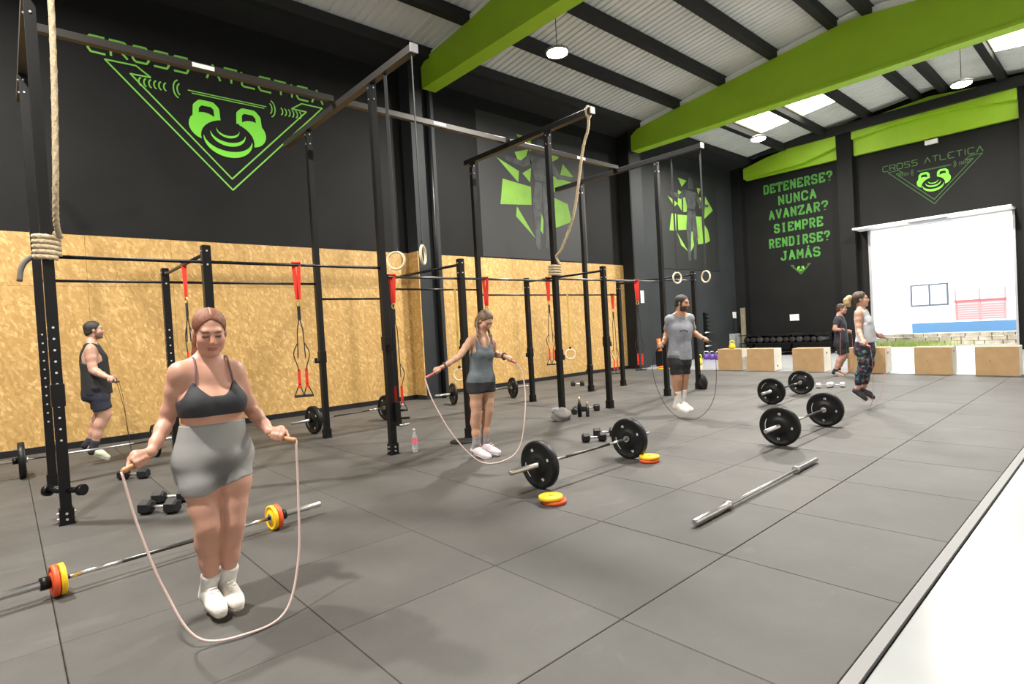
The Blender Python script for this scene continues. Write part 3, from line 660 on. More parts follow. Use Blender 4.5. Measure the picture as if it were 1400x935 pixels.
# ------------------------------------------------------------------ barbells
def bumper_mesh(mb, x, w, R=.225):
    h = w/2; a, b = (x-h, 0, 0), (x+h, 0, 0)
    prof = [(0, .055), (0, R*.40), (.10, R*.43), (.10, R*.80), (0, R*.84), (0, R*.965), (.10, R), (.90, R), (1, R*.965), (1, R*.84), (.90, R*.80), (.90, R*.43), (1, R*.40), (1, .055)]
    return mb.lathe(a, b, prof, 40)
def marks(mb, x, sg, R, ph):
    # raised pale print on the plate face
    ax, ay, az = np.array([0, 1., 0]), np.array([0, 0, 1.]), np.array([sg*1., 0, 0])
    def st(P, w):
        for k in range(len(P)-1):
            a, b = np.array(P[k]), np.array(P[k+1]); d = norm(b-a); q = np.array([-d[1], d[0]])*w/2
            mb.prism([tuple(a+q), tuple(a-q), tuple(b-q), tuple(b+q)], (x, 0, 0), ax, ay, az, .0012)
    for a in (ph, ph+90, ph+180, ph+270):
        c = np.array([math.cos(math.radians(a)), math.sin(math.radians(a))])*R*.64; t = np.array([-c[1], c[0]])/np.linalg.norm(c); u = c/np.linalg.norm(c)
        if (a-ph) in (0, 180):
            st([tuple(c-t*.012-u*.011), tuple(c-t*.012+u*.011)], .007); st([tuple(c+t*.010+u*.011), tuple(c+t*.0-u*.0+u*.011), tuple(c+t*.0), tuple(c+t*.010), tuple(c+t*.010-u*.011), tuple(c-u*.011)], .006)
        elif a-ph == 90: st([tuple(c-t*.010-u*.006), tuple(c+t*.010-u*.006), tuple(c+t*.010+u*.006), tuple(c-t*.010+u*.006), tuple(c-t*.010-u*.006)], .007)
        else: st(arc(0, 0, R*.70, R*.70, a-26, a+26, 8), .006)
    st(arc(0, 0, R*.90, R*.90, ph+200, ph+265, 8), .004)
def barbell(loc, rz, z, plates, label, shaft='dark_chrome', L=2.2, sleeve='bright_steel', roll=0, group='barbells on the floor', collars=True):
    r = empty('barbell'); s0 = .655
    MB().cyl((-s0, 0, z), (s0, 0, z), .014, 12).build('shaft', shaft, r, True)
    if shaft == 'dark_chrome':
        for sg in (-1, 1): MB().cyl((sg*(s0-.30), 0, z), (sg*(s0-.02), 0, z), .0147, 12).build('grip_knurl', 'bright_steel', r, True)
    for sg in (-1, 1):
        MB().lathe((sg*s0, 0, z), (sg*L/2, 0, z), [(0, .034), (.07, .034), (.07, .0245), (.98, .0245), (1, .020)], 16).build('sleeve', sleeve, r, 'auto')
    for (x, w, R, m, kind) in plates:
        for sg in (-1, 1):
            if kind == 'bumper':
                mb = MB(); bumper_mesh(mb, sg*x, w, R); mb.v = [(a, b, c+z) for a, b, c in mb.v]
                p = mb.build('plate', m, r, 'auto')
                mk = MB(); marks(mk, sg*x+w/2-w*.10+.0, 1, R, 35+roll); marks(mk, sg*x-w/2+w*.10, -1, R, 55+roll); mk.v = [(a, b, c+z) for a, b, c in mk.v]
                mk.build('plate_print', 'plate_mark', p)
                MB().cyl((sg*x-w/2-.004, 0, z), (sg*x+w/2+.004, 0, z), .045, 20).build('hub', 'black_steel', p, 'auto')
            else:
                zz = z
                mb = MB().lathe((sg*x-w/2, 0, zz), (sg*x+w/2, 0, zz), [(0, .026), (0, R*.55), (.18, R*.60), (.18, R*.82), (0, R*.88), (.12, R), (.88, R), (1, R*.88), (.82, R*.82), (.82, R*.60), (1, R*.55), (1, .026)], 32)
                mb.build('plate', m, r, 'auto')
    if collars and plates:
        xo = max(p[0]+p[1]/2 for p in plates)
        for sg in (-1, 1): MB().cyl((sg*(xo+.005), 0, z), (sg*(xo+.055), 0, z), .040, 16).build('clamp_collar', 'black_steel', r, 'auto')
    lab(r, label, 'barbell', group); place(r, loc, rz); return r
def axis_from(a, b): return math.atan2(b[1]-a[1], b[0]-a[0])
B15 = [(.715, .07, .225, 'bumper', 'bumper')]
barbell((-3.84, 4.40, 0), math.pi/2+.02, .225, B15, 'barbell with black bumper plates behind the two yellow discs', roll=10, collars=False)
barbell((-2.83, 7.30, 0), math.pi/2+.01, .225, B15, 'barbell with black bumper plates nearest the long empty bar', shaft='bright_steel', roll=40, collars=False)
barbell((-4.26, 10.30, 0), math.pi/2+.05, .225, B15, 'farther black bumper barbell left of the woman in patterned leggings', roll=75, collars=False)
barbell((-9.36, .80, 0), math.pi/2, .225, B15, 'barbell on the floor in front of the man in the black tank top', shaft='bright_steel', roll=20)
barbell((-9.12, 4.38, 0), math.pi/2+.12, .225, B15, 'black plated barbell lying behind the second tall post', roll=5)
barbell((-9.55, 7.65, 0), math.pi/2-.28, .225, [(.70, .05, .225, 'bumper', 'bumper')], 'black plated barbell by the wall behind the tank top woman', shaft='bright_steel', roll=60)
barbell((-4.66, .86, 0), math.pi/2+.11, .098, [(.675, .034, .098, 'yellow_plate', 'small'), (.712, .036, .098, 'red_plate', 'small')], 'barbell with small yellow and red plates behind the front woman')
barbell((-2.22, 4.83, 0), math.pi/2+.01, .035, [], 'empty chrome barbell lying alone on the mats', shaft='bright_steel', L=2.36)

def disc(loc, m, R, label, cat='weight plate', group='small plates lying on the mats', tilt=0, w=.034):
    o = MB().lathe((0, 0, 0), (0, 0, w), [(0, .026), (0, R*.9), (.12, R), (.88, R), (1, R*.88), (.85, R*.82), (.85, R*.58), (1, R*.54), (1, .026)], 36)
    fs = o.f[:-2]; n = 36; k = 8
    o.f = fs + [(i, n*k+i, n*k+(i+1) % n, (i+1) % n) for i in range(n)]
    ob = o.build('weight_plate', m, None, 'auto'); lab(ob, label, cat, group); place(ob, loc, 0, tilt); return ob
disc((-3.415, 3.44, 0), 'red_plate', .105, 'red plate under the yellow one by the near bumper plate')
disc((-3.435, 3.42, .0345), 'yellow_plate', .105, 'yellow plate lying on a red one by the near bumper plate')
disc((-3.60, 5.12, 0), 'red_plate', .105, 'orange red plate under the yellow one by the far bumper plate')
disc((-3.60, 5.12, .0345), 'yellow_plate', .105, 'yellow plate lying on top by the far bumper plate')
disc((-10.30, 15.75, -.012), 'yellow_plate', .26, 'wide yellow disc on the concrete by the black wall return', w=.03)
disc((-10.34, 15.78, .0185), 'orange', .20, 'orange disc stacked on the yellow one by the black wall return', w=.04)

# ------------------------------------------------------------------ dumbbells
def dumbbell():
    r = empty('dumbbell')
    for sg in (-1, 1):
        hexp = [(.068*math.cos(math.pi/6+k*math.pi/3), .068*math.sin(math.pi/6+k*math.pi/3)) for k in range(6)]
        mb = MB(); x0 = sg*.065; x1 = sg*.175
        rings = [(x0, .72), (x0+sg*.018, 1.), (x1-sg*.018, 1.), (x1, .74)]
        vs = [(x, q[0]*s, .0589+q[1]*s) for x, s in rings for q in hexp]
        fs = [(k*6+i, k*6+(i+1) % 6, (k+1)*6+(i+1) % 6, (k+1)*6+i) for k in range(3) for i in range(6)] + [tuple(range(6)), tuple(18+i for i in range(6))]
        mb.add(vs, fs).build('head', 'db_head', r)
    MB().lathe((-.07, 0, .0589), (.07, 0, .0589), [(0, .014), (.3, .016), (.5, .0175), (.7, .016), (1, .014)], 12).build('handle', 'bright_steel', r, True)
    return r
db0 = dumbbell(); used = []
def db(loc, rz, sc, label, group, lightm=None):
    o = db0 if not used else copy_tree(db0); used.append(o)
    place(o, loc, rz); o.scale = (sc,)*3; lab(o, label, 'dumbbell', group); return o
GD = 'hex dumbbells on the mats'
db((-6.08, .98, 0), .75, 1.05, 'nearer hex dumbbell of the pair left of the front woman\'s knees', GD)
db((-6.40, 1.14, 0), .9, 1.0, 'farther hex dumbbell of the pair left of the front woman\'s knees', GD)
db((-7.98, 1.05, 0), .8, 1.0, 'hex dumbbell on the mat beyond the front woman\'s rope handle', GD)
db((-4.79, 5.62, 0), .9, .9, 'nearer hex dumbbell left of the middle barbell\'s far plate', GD)
db((-4.90, 5.98, 0), .7, .9, 'farther hex dumbbell left of the middle barbell\'s far plate', GD)
db((-6.55, 7.62, 0), .8, .95, 'hex dumbbell right of the grey bag by the roped post', GD)
db((-6.60, 7.28, 0), 2.2, .9, 'hex dumbbell standing close to the gold bottles by the roped post', GD)
db((-9.55, 10.68, 0), .6, .95, 'hex dumbbell on the mat near the far chipboard wall', GD)
mat('silver_db', (.55, .55, .56), .4, metal=.3)
def bright(o):
    for ch in o.children:
        if ch.name.startswith('head'): ch.data = ch.data.copy(); ch.data.materials[0] = M['silver_db']
bright(db((-4.30, 12.12, 0), .75, .82, 'pale dumbbell behind the far barbell, nearer one', 'pale dumbbells near the boxes'))
bright(db((-4.12, 12.32, 0), .2, .82, 'pale dumbbell behind the far barbell, farther one', 'pale dumbbells near the boxes'))

# ------------------------------------------------------------------ plyo boxes on the concrete edge
def plyo(x0, x1, y, label, hole, dep=.5):
    r = empty('plyo_box', ((x0+x1)/2, y+dep/2, 0)); h = .60; t = .018; yf = y
    MB().box((x0, yf, 0), (x1, yf+t, h), .002).build('front_panel', 'box_front', r)
    MB().box((x0, yf+dep-t, 0), (x1, yf+dep, h), .002).build('back_panel', 'box_front', r)
    for xx in (x0, x1-t):
        sp = MB().box((xx, yf+t, 0), (xx+t, yf+dep-t, h)).build('side_panel', 'box_side', r)
    MB().box((x0+t, yf+t, h-t), (x1-t, yf+dep-t, h-.001)).build('top_panel', 'box_front', r)
    if hole: MB().cyl((x1-.004, yf+dep*.45, hole), (x1+.0015, yf+dep*.45, hole), .032, 14).build('grip_hole', 'dark_hole', sp)
    mk = MB().cyl((x0+(x1-x0)*.35, yf+.004, .30), (x0+(x1-x0)*.35, yf-.0012, .30), .014, 8).build('knot', 'tan_board', r)
    lab(r, label, 'plyo box', 'wooden jump boxes lined up at the mat edge')
for x0, x1, y, l, hl in ((-8.30, -7.58, 15.42, 'leftmost wooden jump box under the radiator and yellow kettlebell', 0), (-7.42, -6.68, 15.40, 'wooden jump box touching the leftmost one on its right', .12), (-6.18, -5.42, 15.36, 'wooden jump box just left of the man in the dark tee', .47),
                          (-4.86, -4.06, 15.30, 'wooden jump box behind the woman in patterned leggings', .47), (-3.48, -2.80, 15.24, 'wooden jump box alone in the middle of the bright doorway', .5), (-2.40, -1.70, 15.20, 'rightmost wooden jump box at the right jamb of the doorway', 0)):
    plyo(x0, x1, y, l, hl)

# ------------------------------------------------------------------ small things
def kettlebell(loc, m, sc, label, group, rz=0.):
    r = empty('kettlebell')
    MB().lathe((0, 0, 0), (0, 0, .19), [(0, .055), (.05, .075), (.25, .098), (.5, .105), (.75, .09), (.95, .05), (1, .02)], 18).build('bell', m, r, True)
    MB().tube(spline([(-.06, 0, .15), (-.072, 0, .22), (-.045, 0, .265), (.045, 0, .265), (.072, 0, .22), (.06, 0, .15)], 5), .016, 8).build('handle', 'bright_steel' if m == 'purple' else m, r, True)
    place(r, loc, rz); r.scale = (sc,)*3; lab(r, label, 'kettlebell', group); return r
kettlebell((-9.95, 17.2, -.012), 'yellow', 1.25, 'yellow kettlebell on the concrete right of the bearded man', 'kettlebells on the concrete', .4)
kettlebell((-10.25, 16.8, -.012), 'blue', 1.15, 'blue kettlebell half hidden behind the bearded man\'s shorts', 'kettlebells on the concrete', .4)
for k in range(5): kettlebell((-10.98+.27*k, 19.55-.06*k, -.012), 'purple', 1.1, ('purple kettlebell at the left end of the purple row', 'purple kettlebell second in the purple row', 'purple kettlebell in the middle of the purple row', 'purple kettlebell fourth in the purple row', 'purple kettlebell nearest the leftmost jump box')[k], 'row of purple kettlebells', .5)
kettlebell((-7.95, 15.62, .60), 'yellow', .85, 'small yellow kettlebell standing on the leftmost jump box', 'kettlebells on the concrete', .3)

bt = empty('water_bottle', (-6.30, 3.86, 0)); x, y = -6.30, 3.86
MB().lathe((x, y, 0), (x, y, .30), [(0, .030), (.02, .036), (.25, .037), (.3, .034), (.36, .037), (.62, .037), (.75, .030), (.86, .015), (.93, .014)], 18).build('body', 'bottle_plastic', bt, True)
MB().lathe((x, y, .11), (x, y, .185), [(0, .0378), (1, .0378)], 18, False).build('label_band', 'bottle_label', bt, True)
MB().cyl((x, y, .278), (x, y, .302), .016, 12).build('cap', 'bottle_cap', bt, 'auto')
lab(bt, 'clear plastic water bottle with a red label by the second post', 'bottle')
pad = MB().lathe((-6.30, 4.62, 0), (-6.30, 4.62, .025), [(0, .17), (.6, .17), (1, .15)], 24).build('rubber_disc', 'black_rubber', None, 'auto'); lab(pad, 'flat black rubber disc at the foot of the post behind the tank top woman', 'rubber disc')
for i, (x, y, h, r0) in enumerate(((-6.28, 7.04, .33, .034), (-6.18, 7.12, .25, .03))):
    b = empty('drink_bottle', (x, y, 0))
    MB().lathe((x, y, 0), (x, y, h*.75), [(0, r0), (.8, r0), (1, r0*.5)], 14).build('body', ('black_steel', 'dark_chrome')[i], b, True)
    MB().lathe((x, y, h*.75), (x, y, h), [(0, r0*.55), (.5, r0*.6), (1, r0*.3)], 12).build('cap', 'gold', b, True)
    lab(b, ('tall black bottle with a gold cap at the foot of the roped post', 'shorter dark bottle with a gold cap by the roped post')[i], 'bottle', 'bottles at the roped post')
def blob(name, c, rad, m, label, cat, amp=.18, seed=0, flat=True):
    rg = np.random.RandomState(seed); nu, nv = 26, 16; vs = []; ph = rg.rand(6)*6
    for j in range(nv+1):
        t = math.pi*j/nv
        for i in range(nu):
            a = 2*math.pi*i/nu; d = np.array([math.sin(t)*math.cos(a), math.sin(t)*math.sin(a), math.cos(t)])
            w = 1+amp*(math.sin(3*d[0]+ph[0])*math.sin(4*d[1]+ph[1])+.5*math.sin(7*d[2]+5*d[0]+ph[2]))
            q = d*np.array(rad)*w; q[2] = max(q[2], -rad[2]*.62); vs.append((c[0]+q[0], c[1]+q[1], c[2]+rad[2]*.62+q[2]))
    fs = [(j*nu+i, j*nu+(i+1) % nu, (j+1)*nu+(i+1) % nu, (j+1)*nu+i) for j in range(nv) for i in range(nu)]
    o = MB().add(vs, fs).build(name, m, None, True); lab(o, label, cat); return o
blob('gym_bag', (-6.30, 6.62, 0), (.13, .18, .12), 'grey_bag', 'crumpled grey cloth bag at the foot of the roped post', 'bag', .15, 2)
blob('towel', (-6.38, 6.57, .13), (.06, .07, .05), 'light_cloth', 'pale bunched towel lying on top of the grey bag', 'towel', .2, 5)
blob('ankle_weight', (-6.36, 11.14, 0), (.09, .12, .20), 'black_rubber', 'black padded bag at the foot of the last front post', 'bag', .12, 9)

# far wall items
nt_ = MB().box((-9.48, YB-.012, 1.24), (-9.13, YB, 1.49)).build('paper_notice', 'paper'); lab(nt_, 'white paper notice taped to the black back wall', 'notice')
n2 = MB().box((XL+.42, 15.72, 2.15), (XL+.426, 15.90, 2.55)).build('wall_sign', 'paper'); lab(n2, 'narrow white strip sign on the grey pilaster', 'sign')
sw2 = MB().box((XL+.012, 22.75, 1.46), (XL+.04, 23.0, 1.72), .005).build('light_switch', 'white_plastic'); lab(sw2, 'white switch plate on the grey wall above the radiator', 'switch')
n4 = MB().box((-4.80, YB-.12, 6.92), (-4.45, YB, 7.06)).build('emergency_light', 'white_plastic'); lab(n4, 'small white emergency light under the green beam above the logo', 'light')
rd = empty('radiator', (XL+.2, 22.75, 0))
for k in range(9): MB().box((XL+.05, 22.30+k*.10, .12), (XL+.15, 22.37+k*.10, .82), .01).build('fin', 'radiator', rd)
MB().box((XL+.08, 22.30, .16), (XL+.12, 23.17, .20)).box((XL+.08, 22.30, .74), (XL+.12, 23.17, .78)).build('rail', 'radiator', rd)
MB().box((XL+.06, 22.5, 0), (XL+.14, 22.55, .14)).box((XL+.06, 23.0, 0), (XL+.14, 23.05, .14)).build('foot', 'radiator', rd)
lab(rd, 'grey finned radiator against the grey wall behind the leftmost box', 'radiator')
ho = empty('bar_holder', (XL+.05, 20.4, .3))
MB().box((XL+.012, 20.34, .3), (XL+.09, 20.46, 1.75)).build('back_plate', 'black_steel', ho)
for k in range(6): MB().box((XL+.09, 20.36, .9+k*.15), (XL+.22, 20.44, .95+k*.15)).build('hook', 'black_steel', ho)
for z in (.45, .97): MB().cyl((XL+.15, 20.2, z), (XL+.15, 21.0, z), .025, 12).build('sleeve_peg', 'bright_steel', ho, True)
lab(ho, 'black wall bracket with two bright bar sleeves beside the bearded man', 'bar rack')
pl = MB().obox((-10.93, 22.5, .93), ((1, 0, 0), (0, 1, 0), (-.02, .05, 1)), (.09, .03, .94)).build('leaning_board', 'tan_board'); lab(pl, 'tall tan board leaning in the dark corner behind the boxes', 'board')
stn = empty('roller_stand', (-11.0, 16.6, 0))
MB().box((-11.1, 16.45, -.012), (-10.85, 16.75, .50), .01).build('bin', 'black_rubber', stn)
MB().cyl((-10.98, 16.55, .3), (-11.0, 16.50, .92), .07, 16).build('foam_roller', 'orange', stn, 'auto')
MB().cyl((-10.96, 16.66, .3), (-10.93, 16.70, .72), .06, 16).build('foam_roller', 'blue', stn, 'auto')
lab(stn, 'black bin with orange and blue foam rollers left of the bearded man', 'bin')
mbx = empty('mat_rack', (-9.2, 22.4, 0))
for x in (-10.7, -9.2, -7.7): MB().box((x-.04, 21.7, -.012), (x+.04, 22.9, .06)).box((x-.03, 22.8, .06), (x+.03, 22.88, .80)).build('leg', 'black_steel', mbx)
for z in (.10, .42, .74): MB().box((-10.8, 21.75, z), (-7.6, 22.9, z+.03)).build('shelf', 'black_steel', mbx)
lab(mbx, 'low black storage rack along the back wall behind the boxes', 'rack')
rr = random.Random(11)
for z in (.45,):
    x = -10.6
    k = 0
    while x < -7.75:
        R = rr.uniform(.10, .135); x += R
        o = MB().lathe((x, 21.8, z+R), (x, 22.4, z+R), [(0, R*.3), (0, R*.92), (.03, R), (.97, R), (1, R*.9), (1, R*.3)], 20).build('rolled_mat', ('black_rubber', 'db_head', 'mural_grey2')[k % 3], None, 'auto')
        lab(o, 'dark rolled mat, %s from the left on the rack at the back wall' % ['first', 'second', 'third', 'fourth', 'fifth', 'sixth', 'seventh', 'eighth', 'ninth', 'tenth', 'eleventh', 'twelfth', 'thirteenth', 'fourteenth'][k], 'rolled mat', 'rolled mats on the upper shelf'); x += R+.01; k += 1
# ------------------------------------------------------------------ people: smooth implicit bodies, meshed by surface nets
class Field:
    def __init__(s, lo, hi, h):
        s.lo = np.array(lo, float); s.h = h; s.n = np.ceil((np.array(hi)-s.lo)/h).astype(int)+1
        s.f = np.full(s.n, 9., np.float32)
        s.ax = [(s.lo[k]+h*np.arange(s.n[k])).astype(np.float32) for k in range(3)]
    def like(s):
        g = Field.__new__(Field); g.lo, g.h, g.n, g.ax = s.lo, s.h, s.n, s.ax; g.f = np.full(s.n, 9., np.float32); return g
    def xyz(s, sl=(slice(None),)*3): return s.ax[0][sl[0]][:, None, None], s.ax[1][sl[1]][None, :, None], s.ax[2][sl[2]][None, None, :]
    def sl(s, lo, hi):
        a = np.clip(np.floor((np.array(lo)-s.lo)/s.h).astype(int), 0, s.n-1); b = np.clip(np.ceil((np.array(hi)-s.lo)/s.h).astype(int)+1, 1, s.n)
        return tuple(slice(int(p), int(max(q, p+1))) for p, q in zip(a, b))
    def put(s, fn, lo, hi, k, mode='u'):
        mg = .07+k; sl = s.sl(np.array(lo)-mg, np.array(hi)+mg); d = fn(*s.xyz(sl)).astype(np.float32); a = s.f[sl]
        if mode == 'u':
            h = np.clip(.5+.5*(d-a)/k, 0, 1); s.f[sl] = d*(1-h)+a*h-k*h*(1-h)
        else:
            d = -d; h = np.clip(.5-.5*(d-a)/k, 0, 1); s.f[sl] = d*(1-h)+a*h+k*h*(1-h)
    def cone(s, a, b, r1, r2, k=.02):
        a = np.array(a, float); b = np.array(b, float); ba = b-a; bb = float(ba@ba)+1e-9; R = max(r1, r2)
        def fn(x, y, z):
            px, py, pz = x-a[0], y-a[1], z-a[2]; t = np.clip((px*ba[0]+py*ba[1]+pz*ba[2])/bb, 0, 1)
            return np.sqrt((px-t*ba[0])**2+(py-t*ba[1])**2+(pz-t*ba[2])**2)-(r1+(r2-r1)*t)
        s.put(fn, np.minimum(a, b)-R, np.maximum(a, b)+R, k)
    def chain(s, pts, rad, k=.02):
        for i in range(len(pts)-1): s.cone(pts[i], pts[i+1], rad[i], rad[i+1], k)
    def ell(s, c, r, fr, k=.02, mode='u'):
        c = np.array(c, float); A = [np.array(q, float) for q in fr]; R = max(r)
        def fn(x, y, z):
            px, py, pz = x-c[0], y-c[1], z-c[2]; q = [(px*a[0]+py*a[1]+pz*a[2]) for a in A]
            k0 = np.sqrt(sum((u/w)**2 for u, w in zip(q, r)))+1e-6; k1 = np.sqrt(sum((u/(w*w))**2 for u, w in zip(q, r)))+1e-6
            return k0*(k0-1)/k1
        s.put(fn, c-R, c+R, k, mode)
    def loft(s, o, fr, st, k=.03, n=2.3):
        o = np.array(o, float); L, F, U = fr; st = np.array(st, float); ss = np.linspace(st[0, 0], st[-1, 0], 90)
        cols = []
        for c in (1, 2, 3):
            v = np.interp(ss, st[:, 0], st[:, c]); ker = np.ones(11)/11; vp = np.concatenate([np.full(5, v[0]), v, np.full(5, v[-1])]); cols.append(np.convolve(vp, ker, 'valid'))
        R = st[:, 1:3].max()+.05; pts = np.array([o+U*st[0, 0], o+U*st[-1, 0]])
        def fn(x, y, z):
            px, py, pz = x-o[0], y-o[1], z-o[2]; g = lambda a: px*a[0]+py*a[1]+pz*a[2]
            u, w, t = g(L), g(F), g(U); a = np.interp(t, ss, cols[0]); b = np.interp(t, ss, cols[1]); w = w-np.interp(t, ss, cols[2])
            q = ((np.abs(u)/a)**n+(np.abs(w)/b)**n)**(1/n); d = (q-1)*np.minimum(a, b)*.95
            e = np.maximum(np.maximum(st[0, 0]-t, t-st[-1, 0]), 0)
            return np.where(e > 0, np.sqrt(np.maximum(d, 0)**2+e*e), d)
        s.put(fn, pts.min(0)-R, pts.max(0)+R, k)
def nets(F, f=None):
    f = F.f if f is None else f; n = f.shape
    ins = f < 0; cs = [(i, j, k) for i in (0, 1) for j in (0, 1) for k in (0, 1)]
    cnt = np.zeros([m-1 for m in n], np.int8)
    for i, j, k in cs: cnt += ins[i:n[0]-1+i, j:n[1]-1+j, k:n[2]-1+k]
    I, Jx, K = np.nonzero((cnt > 0) & (cnt < 8)); N = len(I)
    if N == 0: return np.zeros((0, 3)), np.zeros((0, 4), int)
    idx = np.full(cnt.shape, -1, np.int64); idx[I, Jx, K] = np.arange(N)
    val = {c: f[I+c[0], Jx+c[1], K+c[2]].astype(float) for c in cs}
    acc = np.zeros((N, 3)); w = np.zeros(N)
    for a in cs:
        for ax in range(3):
            if a[ax] == 0:
                b = list(a); b[ax] = 1; va, vb = val[a], val[tuple(b)]; m = (va < 0) != (vb < 0); t = np.where(m, va/np.where(m, va-vb, 1), 0)
                for q in range(3): acc[:, q] += np.where(m, a[q]+(t if q == ax else 0), 0)
                w += m
    V = F.lo+(np.stack([I, Jx, K], 1)+acc/w[:, None])*F.h
    faces = []
    for ax in range(3):
        sl0 = [slice(1, m-1) for m in n]; sl0[ax] = slice(0, n[ax]-1); sl1 = list(sl0); sl1[ax] = slice(1, n[ax])
        A, B = ins[tuple(sl0)], ins[tuple(sl1)]; ch = np.nonzero(A != B); off = [1, 1, 1]; off[ax] = 0
        c = [ch[q]+off[q] for q in range(3)]; o1, o2 = [q for q in range(3) if q != ax]
        def g(d1, d2):
            q = [x.copy() for x in c]; q[o1] = q[o1]-d1; q[o2] = q[o2]-d2; return idx[q[0], q[1], q[2]]
        quad = np.stack([g(1, 1), g(0, 1), g(0, 0), g(1, 0)], 1); flip = A[ch] if ax != 1 else ~A[ch]
        quad[~flip] = quad[~flip][:, ::-1]; faces.append(quad)
    fc = np.concatenate(faces); fc = fc[(fc >= 0).all(1)]
    # relax a little to take the grid out
    for _ in range(2):
        s = np.zeros_like(V); d = np.zeros(len(V))
        for a, b in ((0, 1), (1, 2), (2, 3), (3, 0)):
            np.add.at(s, fc[:, a], V[fc[:, b]]); np.add.at(d, fc[:, a], 1); np.add.at(s, fc[:, b], V[fc[:, a]]); np.add.at(d, fc[:, b], 1)
        V = .55*V+.45*s/np.maximum(d, 1)[:, None]
    return V, fc
def mesh_obj(name, V, fc, m, org, parent=None, col=None):
    me = bpy.data.meshes.new(name); me.from_pydata((V-np.array(org)).tolist(), [], fc.tolist()); me.update()
    me.materials.append(M[m]); me.polygons.foreach_set('use_smooth', [True]*len(me.polygons))
    if col is not None:
        at = me.color_attributes.new('Col', 'FLOAT_COLOR', 'POINT'); at.data.foreach_set('color', np.concatenate([col, np.ones((len(col), 1))], 1).astype(np.float32).ravel())
    o = bpy.data.objects.new(name, me); C.objects.link(o)
    if parent is None: o.location = org
    else: o.parent = parent
    return o
def attr_mat(name, rough, sss=0., bump=0., bscale=300):
    m = mat(name, (.5, .4, .3), rough, bump=bump, bscale=bscale); nt = m.node_tree; b = nt.nodes['Principled BSDF']
    a = nt.nodes.new('ShaderNodeVertexColor'); a.layer_name = 'Col'; nt.links.new(a.outputs['Color'], b.inputs['Base Color'])
    if sss: b.inputs['Subsurface Weight'].default_value = sss; b.inputs['Subsurface Radius'].default_value = (.02, .008, .004); b.inputs['Subsurface Scale'].default_value = .3
attr_mat('skin', .48, 0)
attr_mat('painted_cloth', .85, bump=.15, bscale=220)

